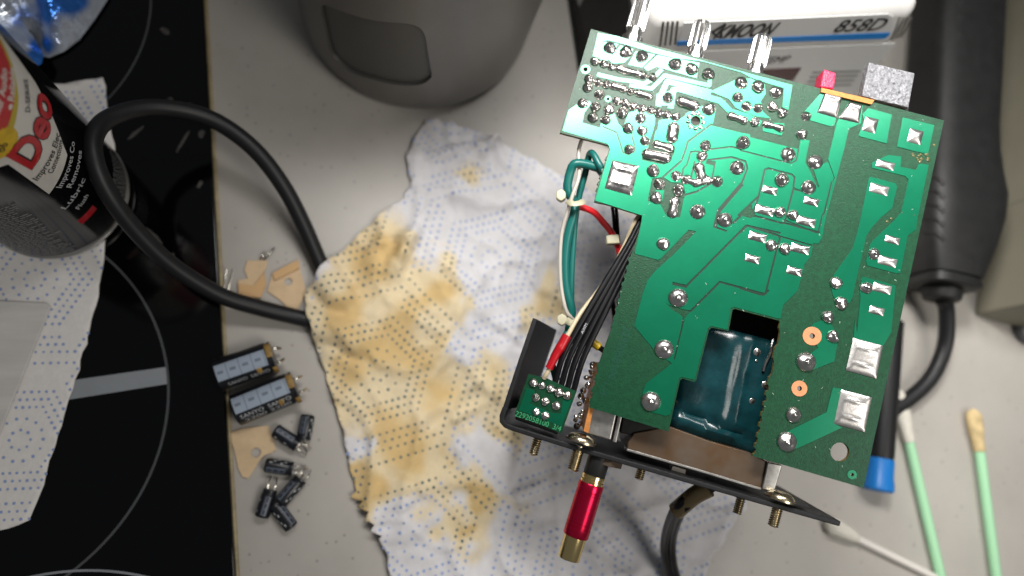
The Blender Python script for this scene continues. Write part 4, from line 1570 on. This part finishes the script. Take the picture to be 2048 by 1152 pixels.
# big swoosh lettering with a dark outline
p_a, p_b = zc([(225, 300)])[0], (97, 196)
can_text("lettering", "Deo", p_a, p_b, 13.0, M_ink, .3, .15, .055)
can_text("lettering", "Deo", p_a, p_b, 12.8, M_canred, .36, .15, .03)
can_text("lettering", "Improves Elec", zc([(283, 388)])[0], (118, 268), 3.0, M_ink, .3, .1, .012)
can_text("lettering", "Connections", zc([(398, 330)])[0], (124, 280), 2.8, M_ink, .3, .1, .012)
can_text("lettering", "D-SERIES", (58, 224), (52, 158), 2.4, M_ink, .3, .1, .01)
can_text("lettering", "ner Audio", (-3, 228), (11, 138), 3.2, M_canwht, .3, .1, .02)
can_text("lettering", "Reliable", (25, 203), (25, 136), 3.0, M_canwht, .3, .1, .02)
bd = can_uv(19, 213)
can_patch("bullet", [(bd.x + .85 * math.cos(k * .7), bd.y + .85 * math.sin(k * .7)) for k in range(9)], M_canwht, .3)
can_text("lettering", "Improves Co", zc([(470, 445)])[0], zc([(570, 90)])[0], 3.0, M_print, .1, .0, .015)
can_text("lettering", "Removes", zc([(545, 445)])[0], zc([(625, 160)])[0], 3.0, M_print, .1, .0, .015)
can_text("lettering", "Lubric", zc([(500, 610)])[0], zc([(655, 375)])[0], 3.0, M_print, .1, .0, .015)
can_text("lettering", "Flush", zc([(605, 610)])[0], zc([(680, 500)])[0], 2.6, M_print, .1, .0, .015)
can_text("lettering", "86", zc([(20, 165)])[0], zc([(58, 95)])[0], 3.4, M_ink, .34, 0, .01)
u0 = can_uv(*zc([(628, 722)])[0]); u1 = can_uv(*zc([(728, 590)])[0])
can_patch("red_tab", [(u0.x, u0.y), (u1.x, u0.y), (u1.x, u0.y + 4.2), (u0.x, u0.y + 4.2)], M_canred, .1)
# small print columns (too fine to read): short grey bars
rs = random.Random(5)
bars = []


def bar(u, z, ln, h):
    out = [can_pt(u, z, .1), can_pt(u + ln, z, .1), can_pt(u + ln, z + h, .1), can_pt(u, z + h, .1)]
    return out, [(0, 1, 2, 3)]


ua = can_uv(*zc([(640, 880)])[0])
for r_ in range(34):
    z = CZ + 7 + r_ * 1.55
    u = ua.x - 24 - rs.uniform(0, 1)
    end = ua.x - 1 - rs.uniform(0, 6)
    while u < end:
        ln = rs.uniform(.7, 2.4)
        bars.append(bar(u, z, ln, .75))
        u += ln + .5
ub = can_uv(*zc([(905, 420)])[0])
for r_ in range(9):
    z = CZ + 7 + r_ * 1.5
    u = ub.x - 9 - rs.uniform(0, .5)
    while u < ub.x + 14:
        ln = rs.uniform(.7, 2.2)
        bars.append(bar(u, z, ln, .7))
        u += ln + .5
sp = obj("small_print", join(*bars), mat("small_print_ink", (.17, .17, .17), .5), can, smooth=False)
sp["kind"] = "stuff"

# ----------------------------------------------------------------------------
# crumpled clear bag
# ----------------------------------------------------------------------------


def bag_sheet(outl, zb, hgt, seed, step=3.0, sharp=1.0):
    poly3 = [P(x, y, zb) for x, y in outl]
    poly = []
    for i in range(len(poly3)):
        a, b = poly3[i], poly3[(i + 1) % len(poly3)]
        m = max(1, int((b - a).length / step))
        for k in range(m):
            q = a.lerp(b, k / m); poly.append((q.x, q.y))
    xs = [p[0] for p in poly]; ys = [p[1] for p in poly]
    extra = []
    rn = random.Random(seed)
    x = min(xs)
    while x < max(xs):
        y = min(ys)
        while y < max(ys):
            q = (x + rn.uniform(-.9, .9), y + rn.uniform(-.9, .9))
            if inside(q, poly):
                extra.append(q)
            y += step
        x += step
    ov, tris = cdt_layers([(poly, 1)], extra)
    out = []
    for p in ov:
        q = Vector((p.x, p.y, seed * 10))
        dmin = min((Vector(w) - Vector((p.x, p.y))).length for w in poly)
        e = min(1, dmin / 12)
        w1 = Vector((q.x * .5 + q.y * .9, q.x * 1.0 - q.y * .4, q.z))
        rdg = 1 - abs(noise.noise(w1 * .045)) * 2.2
        rdg2 = 1 - abs(noise.noise(w1 * .11 + Vector((4, 4, 4)))) * 2.2
        h = hgt * e * (.45 + .4 * rdg * sharp + .22 * rdg2 * sharp) + 1.0 * noise.noise(q * .4) * e
        out.append(Vector((p.x, p.y, zb + max(.3, h))))
    return out, [t for t, k in tris]


bag = thing("crumpled_bag", "crumpled shiny clear plastic bag with blue glints beside the spray can", "plastic bag", P(60, 40, HZ))
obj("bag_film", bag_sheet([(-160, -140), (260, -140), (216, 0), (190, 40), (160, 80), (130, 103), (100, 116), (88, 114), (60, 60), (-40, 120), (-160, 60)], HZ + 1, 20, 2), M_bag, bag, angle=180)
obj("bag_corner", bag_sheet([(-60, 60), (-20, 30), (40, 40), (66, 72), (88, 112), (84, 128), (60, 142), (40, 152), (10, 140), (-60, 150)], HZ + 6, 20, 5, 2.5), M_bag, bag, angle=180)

# thin grey sheet on the towel
o = obj("metal_sheet", slab([P(-260, 590, HZ + 3), P(94, 606, HZ + 3), P(100, 612, HZ + 3), P(98, 618, HZ + 3), P(-2, 866, HZ + 3), P(-260, 1200, HZ + 3)], Vector((0, 0, -1.2)), .25), M_sheet)
tag(o, "flat pale grey sheet lying on the towel at the left edge", "sheet")

# ----------------------------------------------------------------------------
# black cable loop
# ----------------------------------------------------------------------------
cp = [(700, 662, 3.3), (660, 652, 3.3), (600, 636, 3.6), (520, 616, 8), (440, 590, 14), (350, 535, 24), (280, 470, 34), (222, 395, 44), (190, 325, 50), (188, 272, 50), (220, 236, 46), (290, 216, 40), (370, 222, 34), (440, 247, 29),
      (510, 300, 24), (565, 370, 18), (605, 445, 11), (642, 530, 4.2), (668, 585, 3.3)]
o = obj("black_cable", tube([P(x, y, h) for x, y, h in cp], 3.15, 18, 10), M_rubber, angle=80)
tag(o, "thick black cable looping from the towel over the hob", "cable")

# ----------------------------------------------------------------------------
# grey round container
# ----------------------------------------------------------------------------
gc = P(833, 18, 0)
GR = (P(833, 226, 0) - gc).length
grey = thing("round_container", "dark grey round plastic container with recessed window behind the towel", "container", gc)
GH = 125.0
RB = GR + .5


def prof_r(z):
    if z < 9:
        return RB - 3.2 * (1 - z / 9) ** 2
    return RB + (z - 9) * .015


def grey_uv(px, py):
    t = 60.0
    d = ray(px, py)
    for it in range(12):
        R = RB
        ox, oy = CAMPOS.x - gc.x, CAMPOS.y - gc.y
        a = d.x ** 2 + d.y ** 2; b_ = 2 * (ox * d.x + oy * d.y); c = ox * ox + oy * oy - R * R
        t = (-b_ - math.sqrt(max(0, b_ * b_ - 4 * a * c))) / (2 * a)
        break
    q = CAMPOS + d * t
    an = math.atan2(q.y - gc.y, q.x - gc.x)
    return (an * RB, q.z)


def grey_pt(u, z, inset=0.0):
    an = u / RB
    r = prof_r(z) - inset
    return Vector((gc.x + r * math.cos(an), gc.y + r * math.sin(an), z))


win_px = [(648, 8), (660, 10), (700, 24), (745, 36), (790, 41), (818, 43), (838, 50), (850, 66), (856, 100), (863, 146), (858, 158), (845, 166), (825, 170), (790, 168), (745, 158), (700, 142), (672, 118), (660, 98), (654, 70), (645, 20)]
win = [Vector(grey_uv(x, y)) for x, y in win_px]
wsm = spline([Vector((p.x, p.y, 0)) for p in win + [win[0]]], 4)[:-1]
wsm = [Vector((p.x, p.y)) for p in wsm]
um = sum(p.x for p in wsm) / len(wsm)
half = math.pi * RB * .999
rect = [(um - half, 2.2), (um + half, 2.2), (um + half, GH), (um - half, GH)]
bord = []
for i in range(4):
    a, b = Vector(rect[i]), Vector(rect[(i + 1) % 4])
    m = max(1, int((b - a).length / (2.5 if i % 2 == 0 else 30)))
    bord += [a.lerp(b, k / m) for k in range(m)]
extra = []
u = um - half + 2
while u < um + half:
    for z in (3.2, 4.5, 6, 7.5, 9, 14, 22, 32, 45, 60, 80, 100):
        extra.append((u, z))
    u += 2.5
ov, tris = cdt_layers([(bord, 'b'), (wsm, 'w')], extra)
gv = [grey_pt(p.x, p.y) for p in ov]
obj("container_body", (gv, [t for t, k in tris if k == 'b']), M_greybin, grey, angle=80)
inset = 1.3
wv, wf = [], []
used = {}
for t, k in tris:
    if k == 'w':
        q = []
        for i in t:
            if i not in used:
                used[i] = len(wv)
                wv.append(grey_pt(ov[i].x, ov[i].y, inset))
            q.append(used[i])
        wf.append(tuple(q))
obj("recessed_window", (wv, wf), M_greydark, grey, angle=80)
m = len(wsm)
obj("window_rim", ([grey_pt(p.x, p.y, 0.02) for p in wsm] + [grey_pt(p.x, p.y, inset + .05) for p in wsm], [(i, (i + 1) % m, m + (i + 1) % m, m + i) for i in range(m)]), M_greydark, grey, angle=80)
obj("container_foot", lathe(gc, Vector((0, 0, 1)), [(0, RB - 6), (2.3, RB - 5.5), (2.4, RB - 3)], 64), M_void, grey)
obj("container_top", lathe(gc + Vector((0, 0, GH)), Vector((0, 0, 1)), [(0, prof_r(GH)), (1.5, prof_r(GH) - .5), (2.2, prof_r(GH) - 2), (2.2, 1)], 96), M_greybin, grey)

# ----------------------------------------------------------------------------
# rework station behind the board
# ----------------------------------------------------------------------------
SH = 76.0
tl, tr = P(1306, 34, SH), P(1852, 10, SH)
sx = (tr - tl); SWD = sx.length; sx.normalize(); sx.z = 0
bk = Vector((-sx.y, sx.x, 0))
if bk.y < 0: bk = -bk
front_out = 20.0
fl, frr = tl - bk * front_out, tr - bk * front_out
fl.z = frr.z = 0.5
station = thing("rework_station", "pale grey rework station with blue stripe and model lettering behind the board", "soldering station", (fl + frr) / 2 + bk * 70 - Vector((0, 0, .5)))
c8 = [fl, frr, frr + bk * 150, fl + bk * 150, tl, tr, tr + bk * 130, tl + bk * 130]
obj("station_case", hexa(c8, 6.0, 5), M_station, station)
SU = (tl - fl).normalized()
SN = sx.cross(SU)
if SN.y > 0: SN = -SN


def S2(px, py):
    q = on_plane(px, py, tl, SN)
    v = q - tl
    return Vector((v.dot(sx), v.dot(SU)))


def S3(u, v, lift=.1):
    return tl + sx * u + SU * v + SN * lift


def stpoly(name, px, m, lift, th=.3, bev=0.0):
    return obj(name, slab([S3(*S2(x, y), lift) for x, y in px], -SN * th, bev), m, station, smooth=bev > 0)


stpoly("label_plate", [(1368, 45), (1776, 27), (1786, 33), (1784, 52), (1771, 76.5), (1353, 91)], M_stlabel, .35, .5, .12)
stpoly("blue_stripe", [(1354, 81), (1780, 63.5), (1776, 71), (1768, 76), (1353, 90)], M_blue, .5, .15)
stpoly("lower_plate", [(1345, 104), (1790, 86), (1772, 110), (1748, 134), (1600, 330), (1325, 330)], M_stlabel, .3, .4, .12)
stpoly("temperature_display", [(1500, 139), (1602, 134), (1585, 160), (1496, 164)], M_disp, .5, .3)
for k in range(4):
    x = 1325 + k * 9.5
    stpoly("grip_groove", [(x, 44 - k * .4), (x + 4, 44 - k * .4), (x - 3 + k * .5, 92 - k), (x - 7 + k * .5, 92 - k)], M_greydark, .12, .4)
    x = 1798 + k * 8
    stpoly("grip_groove", [(x, 34 + k * .5), (x + 3, 34 + k * .5), (x - 13 - k * 1.5, 80 - k * 2), (x - 16 - k * 1.5, 80 - k * 2)], M_steel, .12, .4)
for k in range(4):
    stpoly("vent_line", [(1624 - k * 5, 143 + k * 9), (1720 - k * 6, 140 + k * 9), (1720 - k * 6, 142 + k * 9), (1624 - k * 5, 145 + k * 9)], M_greydark, .42, .2)
S_map = lambda u, v: S3(u, v, .55)
g = fit_text("KMOON", S2(1424, 75), S2(1546, 69), S2(1480, 46).y - S2(1480, 72).y, S_map, .45, .03)
obj("brand_lettering", g, M_ink, station, smooth=False)
# long flying stroke of the first letter
stpoly("brand_stroke", [(1420, 62), (1450, 44), (1452, 47), (1428, 63), (1440, 73), (1434, 74)], M_ink, .6, .1)
g = fit_text("858D", S2(1664, 63), S2(1762, 58), S2(1710, 37).y - S2(1710, 61).y, S_map, .2, .012)
obj("model_lettering", g, M_ink, station, smooth=False)
g = fit_text("TEMP", S2(1522, 126), S2(1574, 123), S2(1540, 112).y - S2(1540, 125).y, S_map, .3, .0)
obj("display_lettering", g, M_ink, station, smooth=False)

# ----------------------------------------------------------------------------
# black box left of the station
# ----------------------------------------------------------------------------
k0_ = P(1166, 190, 0); kd = (P(1132, -40, 0) - k0_).normalized(); kx = Vector((kd.y, -kd.x, 0))
kw = (fl - k0_).dot(kx) - 2.5
c8 = [k0_ + kx * x + kd * y + Vector((0, 0, z)) for z in (.3, 62) for x, y in ((0, 0), (kw, 0), (kw, 150), (0, 150))]
for q in (4, 7): c8[q] = c8[q] + kx * 12
o = obj('black_block', hexa(c8, 2.5, 3), M_blackpl)
tag(o, 'black block between the grey container and the rework station', 'block')

# ----------------------------------------------------------------------------
# black tool handle right of the board
# ----------------------------------------------------------------------------
hb = P(1884, 578, 20)
ht = P(1922, -120, 26)
hax = (ht - hb).normalized()
HL = (ht - hb).length
handle = thing("hot_air_handle", "black plastic hot air tool handle lying right of the circuit board", "tool handle", Vector((hb.x, hb.y, 0)))
hside = hax.cross(Vector((0, 0, 1))).normalized()
hup = hside.cross(hax)
vs_, fs = [], []
seg = 40
secs = [(0, 11.5, 12), (.6, 13, 13), (3, 13, 13), (3.4, 12, 12), (4.6, 12, 12), (5, 13, 13.2), (7, 13.6, 13.6), (12, 15, 14.5), (22, 17.2, 16), (34, 18.4, 17), (46, 18.8, 17), (56, 18.2, 16), (66, 17.6, 15.5), (78, 17.4, 15), (110, 18, 15), (150, 18.4, 15), (HL, 18.6, 15)]
for z, rx, ry in secs:
    for k in range(seg):
        an = 2 * math.pi * k / seg
        ca_, sa_ = math.cos(an), math.sin(an)
        # squarish section, bulging to the right
        e = .5
        x = math.copysign(abs(ca_) ** e, ca_) * rx + (max(0, math.exp(-((z - 42) / 17) ** 2)) * 4 if ca_ > 0 else 0) * abs(ca_)
        y = math.copysign(abs(sa_) ** e, sa_) * ry
        vs_.append(hb + hax * z + hside * x + hup * y)
for i in range(len(secs) - 1):
    for k in range(seg):
        a = i * seg + k; b = i * seg + (k + 1) % seg
        fs.append((a, b, b + seg, a + seg))
fs.append(tuple(range(seg))); fs.append(tuple(range((len(secs) - 1) * seg, len(secs) * seg)))
from mathutils.bvhtree import BVHTree
HB = BVHTree.FromPolygons([tuple(v) for v in vs_], fs)
obj("handle_body", (vs_, fs), M_blackpl, handle, angle=45)
obj("cord_gland", lathe(hb - hax * 5.5, hax, [(0, 5.5), (.6, 7.5), (2, 8), (4.8, 8.5), (5.6, 8)], 28), M_blackpl, handle)


def on_handle(px, py, lift=0.0):
    q = HB.ray_cast(CAMPOS, ray(px, py).normalized())[0]
    return (q + Vector((0, 0, lift))) if q is not None else P(px, py, 30)


for k, y in enumerate((8, 38, 72)):
    pts = []
    cxs = 1902 - k * 2
    for s in range(16):
        an = 2 * math.pi * s / 16
        pts.append(on_handle(cxs + 25 * math.copysign(abs(math.cos(an)) ** .5, math.cos(an)), y + 7 * math.sin(an), .15))
    obj("vent_slot", slab(pts, Vector((0, 0, -1.5))), M_void, handle, smooth=False)
for k in range(5):
    a, b, c = on_handle(1850, 352 + k * 28, -.1), on_handle(1876, 357 + k * 28, -.1), on_handle(1888, 370 + k * 28, -.1)
    obj("grip_rib", tube([a, b, c], .8, 8), M_blackpl, handle)
obj("cord", tube([hb - hax * 4, P(1893, 620, 16), P(1890, 690, 10), P(1862, 755, 7), P(1815, 800, 5), P(1765, 828, 4), P(1700, 850, 4), P(1600, 840, 4), P(1500, 780, 4), P(1440, 690, 4)], 3.4, 16, 10), M_rubber, handle)

# ----------------------------------------------------------------------------
# beige box and small ring at the right border
# ----------------------------------------------------------------------------
q0 = P(1955, 632, 0); by1 = (P(2012, -60, 0) - q0).normalized()
bx1 = Vector((by1.y, -by1.x, 0))
bxo = thing("beige_box", "beige plastic box standing behind the black tool handle", "box", q0)
W_, D_, T_ = 110, 190, 34
q0 = q0 - bx1 * 2
c8 = [q0 + Vector((0, 0, .3)), q0 + bx1 * W_ + Vector((0, 0, .3)), q0 + bx1 * W_ + by1 * D_ + Vector((0, 0, .3)), q0 + by1 * D_ + Vector((0, 0, .3))]
c8 += [p + Vector((0, 0, T_)) for p in c8]
obj("box_case", hexa(c8, 1.2), M_beige, bxo)
s0 = q0 + by1 * 52
obj("lid_seam", hexa([s0 + bx1 * -.15 + Vector((0, 0, z)) + by1 * y + bx1 * x for z in (2, T_ + .45) for x, y in ((0, 0), (W_ - 2, 0), (W_ - 2, .5), (0, .5))]), mat("seam", (.16, .15, .11), .7), bxo, smooth=False)

rg = P(2062, 660, 4)
vs_, fs = [], []
for i in range(32):
    for j in range(10):
        a, b = 2 * math.pi * i / 32, 2 * math.pi * j / 10
        vs_.append(rg + Vector(((5.2 + 1.7 * math.cos(b)) * math.cos(a), (5.2 + 1.7 * math.cos(b)) * math.sin(a), 2.0 * math.sin(b) - 2)))
for i in range(32):
    for j in range(10):
        fs.append((i * 10 + j, ((i + 1) % 32) * 10 + j, ((i + 1) % 32) * 10 + (j + 1) % 10, i * 10 + (j + 1) % 10))
o = obj("rubber_ring", (vs_, fs), mat("dark_ring", (.06, .06, .065), .4), angle=90)
tag(o, "small dark ring at the right edge in front of the beige box", "ring")

# ----------------------------------------------------------------------------
# screwdriver, swabs
# ----------------------------------------------------------------------------
s0, s1 = P(1782, 640, 7), P(1755, 982, 7)
sax = (s1 - s0).normalized(); SL = (s1 - s0).length
scd = thing("screwdriver", "black screwdriver handle with bright blue end cap under the board corner", "screwdriver", Vector((s1.x, s1.y, 0)))
obj("handle_grip", lathe(s0, sax, [(0, 4), (1, 5.5), (SL - 16, 5.7), (SL - 13.5, 5.4)], 32), M_rubber, scd)
obj("end_cap", lathe(s0, sax, [(SL - 14, 5.3), (SL - 13.6, 5.9), (SL - 6, 6.0), (SL - 3.5, 6.5), (SL - .8, 6.6), (SL, 5.9), (SL, 1)], 32), M_bluecap, scd)
obj("blade_shaft", lathe(s0, -sax, [(-1, 2), (45, 2), (46, 1.5)], 16), M_steel, scd)


def swab(label, tip, neck, end, rs_, rt, m_stick, m_tip):
    a, b, c = P(*tip), P(*neck), P(*end)
    t = thing("cotton_swab", label, "swab", Vector((a.x, a.y, 0)), "used cleaning swabs lying at the lower right")
    obj("swab_stick", tube([a.lerp(b, .5), b, b.lerp(c, .5), c], rs_, 14), m_stick, t)
    d = (b - a); L_ = d.length
    obj("swab_tip", lathe(a, d, [(-.1, .3), (.4, rt * .45), (1.4, rt * .78), (3.2, rt), (L_ * .5, rt * .98), (L_ * .75, rt * .8), (L_ - .6, rs_ * 1.15), (L_, rs_ * 1.04)], 20,
                          wob=lambda z, an: 1 + .06 * math.sin(3 * an + z) + .04 * math.sin(5 * an - z * 1.7)), m_tip, t, angle=80)


swab("green swab with clean pale tip, beside the screwdriver's blue cap", (1791, 778, 3.5), (1818, 884, 3), (1892, 1200, 2.4), 2.2, 3.6, M_swabgrn, M_cotton)
swab("green swab with brown-stained tip, rightmost of the swabs", (1945, 818, 3.5), (1959, 903, 3), (2000, 1210, 2.4), 2.2, 3.3, M_swabgrn, M_cottony)
swab("white swab with yellowish tip touching the end of the black panel", (1652, 1044, 3.2), (1716, 1078, 2.4), (1905, 1172, 1.8), 1.6, 3.9, M_swabwht, M_cotton)

# ----------------------------------------------------------------------------
# loose parts on the worktop: insulating cards, capacitors
# ----------------------------------------------------------------------------
RC = Z(400, 480, 1.858)


def card(label, pts, hole, z, m=M_tan):
    poly = [P(x, y, z) for x, y in RC(*pts)]
    lay = [([(p.x, p.y) for p in poly], 'c')]
    if hole:
        h_ = P(*RC(hole[0])[0], z)
        lay.append((disc2((h_.x, h_.y), hole[1], 16), None))
    ov, tris = cdt_layers(lay)
    ed_ = {}
    for t, k in tris:
        for a, b in ((t[0], t[1]), (t[1], t[2]), (t[2], t[0])):
            ed_[(min(a, b), max(a, b))] = ed_.get((min(a, b), max(a, b)), 0) + 1
    n_ = len(ov)
    vv = [Vector((p.x, p.y, z)) for p in ov] + [Vector((p.x, p.y, z - .7)) for p in ov]
    ff = [t for t, k in tris] + [tuple(i + n_ for i in reversed(t)) for t, k in tris] + [(a, b, b + n_, a + n_) for (a, b), c in ed_.items() if c == 1]
    o_ = obj("insulating_card", (vv, ff), m, smooth=False)
    tag(o_, label, "card", "tan insulating cards on the worktop")
    return o_


cA = card("small notched tan card with a bent flap above the black cable", [(145, 205), (140, 150), (178, 142), (165, 112), (175, 76), (252, 76), (246, 100), (232, 130), (242, 165), (226, 212)], None, .9)
obj("bent_flap", slab([P(x, y, 1.8) for x, y in RC((142, 162), (200, 170), (240, 120), (246, 165), (226, 214), (144, 208))], Vector((0, 0, -.6))), mat("tan_flap", (.58, .37, .18), .8), cA, smooth=False)
cB = card("tan four-sided card with a round hole next to the towel's corner", [(270, 122), (365, 72), (372, 110), (395, 190), (355, 280), (300, 225), (250, 190)], ((328, 155), 1.6), .9)
obj("bent_flap", slab([P(x, y, 1.9) for x, y in RC((270, 122), (365, 72), (370, 104), (276, 150))], Vector((0, 0, -.6))), MATS["tan_flap"], cB, smooth=False)
cC = card("large tan card with a round hole below the two big capacitors", [(108, 718), (160, 700), (255, 690), (282, 778), (268, 790), (238, 800), (215, 830), (200, 855), (180, 885), (158, 880), (142, 850), (130, 790)], ((208, 790), 1.9), .9)
for k, (p, q, gz) in enumerate([((88, 200), (98, 108), 1), ((100, 205), (125, 108), 1), ((235, 75), (278, 28), 2.2), ((222, 75), (240, 44), 2)]):
    a, b = RC(p, q)
    o = obj("lead_offcut", tube([P(*a, .5), P((a[0] + b[0]) / 2, (a[1] + b[1]) / 2, gz), P(*b, 1.0)], .33, 8), M_lead)
    tag(o, ["long lead offcut standing left, next to the hob edge", "second lead offcut from the hob edge, leaning right", "thin lead offcut lying on the small notched card", "shortest lead offcut above the small notched card"][k], "wire offcut", "cut component leads")


def capacitor(label, p, q, r, z, big=False, stripe_an=75.0, group=None, legs=True, texts=()):
    a, b = P(*p, z), P(*q, z)
    ax = (b - a); L_ = ax.length; ax.normalize()
    sd = ax.cross(Vector((0, 0, 1))).normalized()
    t = thing("capacitor", label, "capacitor", Vector(((a.x + b.x) / 2, (a.y + b.y) / 2, 0)), group)
    pr = [(0, r * .55), (.15, r * .86), (.5, r * .97), (1.0, r), (L_ - 2.2, r), (L_ - 1.7, r * .93), (L_ - 1.1, r * .93), (L_ - .7, r), (L_ - .1, r * .96), (L_, r * .85)]
    obj("sleeve", lathe(a, ax, pr, 28), M_capblk, t)
    obj("end_seal", lathe(b - ax * .2, ax, [(0, r * .84), (.25, r * .8), (.26, .2)], 24), M_capend, t)
    st = []
    half_w = math.radians(30 if big else 22)
    an0 = math.radians(stripe_an)
    def cp_(s, an, lift):
        return a + ax * s + sd * ((r + lift) * math.cos(an)) + Vector((0, 0, 1)) * ((r + lift) * math.sin(an))
    n_ = 8
    x0, x1 = 1.0, L_ - 2.4
    vv = [cp_(x, an0 - half_w + 2 * half_w * k / n_, .06) for x in (x0, x1) for k in range(n_ + 1)]
    ff = [(k, k + 1, n_ + 2 + k, n_ + 1 + k) for k in range(n_)]
    s_ = obj("polarity_stripe", (vv, ff), M_capblu if big else M_capdim, t)
    nd = 4 if big else 3
    for k in range(nd):
        xm = x0 + (x1 - x0) * (k + (.5 if not big else .35)) / nd
        vv = [cp_(xm + dx, an0 + da, .1) for dx, da in ((-1.1, -.09), (1.1, -.09), (1.1, .09), (-1.1, .09))] if big else [cp_(xm + dx, an0 + da, .1) for dx, da in ((-.8, -.12), (.8, -.12), (.8, .12), (-.8, .12))]
        obj("minus_mark", (vv, [(0, 1, 2, 3)]), M_ink if not big else mat("mark_grey", (.14, .17, .21), .5), s_, smooth=False)
        if big:
            xl = x0 + (x1 - x0) * (k + .85) / nd
            vv = [cp_(xl + dx, an0 - half_w + 2 * half_w * j / n_, .1) for dx in (0, .28) for j in range(n_ + 1)]
            obj("stripe_line", (vv, [(j, j + 1, n_ + 2 + j, n_ + 1 + j) for j in range(n_)]), MATS["mark_grey"], s_, smooth=False)
    for (s, anc, hgt, f0, f1) in texts:
        an_c = math.radians(anc)
        v2, f2 = text2d(s, 1.0)
        xa = min(v[0] for v in v2); xb = max(v[0] for v in v2); yb = max(v[1] for v in v2)
        pts = [cp_(x0 + (x1 - x0) * (f0 + (f1 - f0) * (v[0] - xa) / (xb - xa)), an_c + (v[1] / yb) * hgt / r * 1.0, .07) for v in v2]
        obj("sleeve_print", (pts, f2), M_print, t, smooth=False)
    if not big:
        for k in range(5):
            an_c = an0 + math.radians(62 + 16 * (k % 3)) * (-1 if stripe_an > 95 else 1)
            xs_ = L_ * (.16 + .13 * k)
            vv = [cp_(xs_ + dx, an_c + da, .08) for dx, da in ((0, -.1), (1.0, -.1), (1.0, .1), (0, .1))]
            obj("sleeve_mark", (vv, [(0, 1, 2, 3)]), M_print, t, smooth=False)
    if legs:
        for s in (-1, 1):
            l0 = b + sd * (s * r * .4)
            lg = 4.5 if not big else 3.0
            obj("lead", tube([l0 - ax * .3, l0 + ax * (lg * .5) + sd * s * .3, l0 + ax * lg + sd * (s * random.uniform(-.5, 1.2)) + Vector((0, 0, -min(z - .5, 1.5)))], .3 if not big else .6, 8), M_lead, t)
    return t, a, b, ax, sd


G1 = "small black capacitors scattered on the worktop"
for lab, p, q, an in [("small capacitor pointing down right, just under the lower big capacitor", (549, 860), (596, 891), 110),
                      ("small upright-lying capacitor nearest to the stained towel", (616, 829), (607, 880), 70),
                      ("small capacitor lying nearly level, right of the tan card with hole", (530, 930), (586, 938), 60),
                      ("small capacitor slanting up right above the bottom one", (560, 1006), (602, 957), 120),
                      ("leftmost small capacitor of the bottom three", (523, 1035), (541, 979), 80),
                      ("bottommost small capacitor, slanting down right", (584, 1056), (549, 1008), 50)]:
    capacitor(lab, p, q, 2.75, 2.8, False, an, G1, True, ())
G2 = "big black capacitors beside the hob"
capacitor("upper big black capacitor with pale blue stripe beside the hob", (432, 752), (548, 712), 6.2, 6.3, True, 88, G2, True, [("SANYO  SANYO", 28, 1.7, .15, .98)])
capacitor("lower big black capacitor with pale blue stripe and glue remains", (468, 822), (592, 772), 6.2, 6.3, True, 100, G2, True, [("SANYO  SANYO", 46, 1.7, .05, .98), ("2200 2200", 24, 1.7, .1, .95)])
# glue remains on the capacitors' ends
for (pp_, nm) in [((548, 712), 0), ((592, 772), 1)]:
    par = [o_ for o_ in bpy.data.objects if o_.get("group") == G2 and o_.type == 'EMPTY'][nm]
    a = P(*((432, 752) if nm == 0 else (468, 822)), 6.3); b = P(*pp_, 6.3)
    ax = (b - a).normalized(); L_ = (b - a).length
    sd = ax.cross(Vector((0, 0, 1))).normalized()
    for k, (f, an, w, l) in enumerate([(.955, 112, .5, 2.4), (.97, 20, .4, 1.8), (.72, 48, .2, 2.0)]):
        vv, ff = [], []
        for i in range(7):
            for j in range(7):
                s_ = f * L_ + (i / 6 - .5) * l + .5 * noise.noise(Vector((i, j, k)))
                aa = math.radians(an) + (j / 6 - .5) * w * 2 + .15 * noise.noise(Vector((j, i, k + 5)))
                e = min(i, 6 - i, j, 6 - j)
                rr = 6.2 + (.0 if e == 0 else .5 + .3 * noise.noise(Vector((i * .7, j * .7, k))))
                vv.append(a + ax * s_ + sd * (rr * math.cos(aa)) + Vector((0, 0, rr * math.sin(aa))))
        for i in range(6):
            for j in range(6):
                q_ = i * 7 + j
                ff.append((q_, q_ + 1, q_ + 8, q_ + 7))
        obj("glue_remains", (vv, ff), M_glue, par, angle=80)
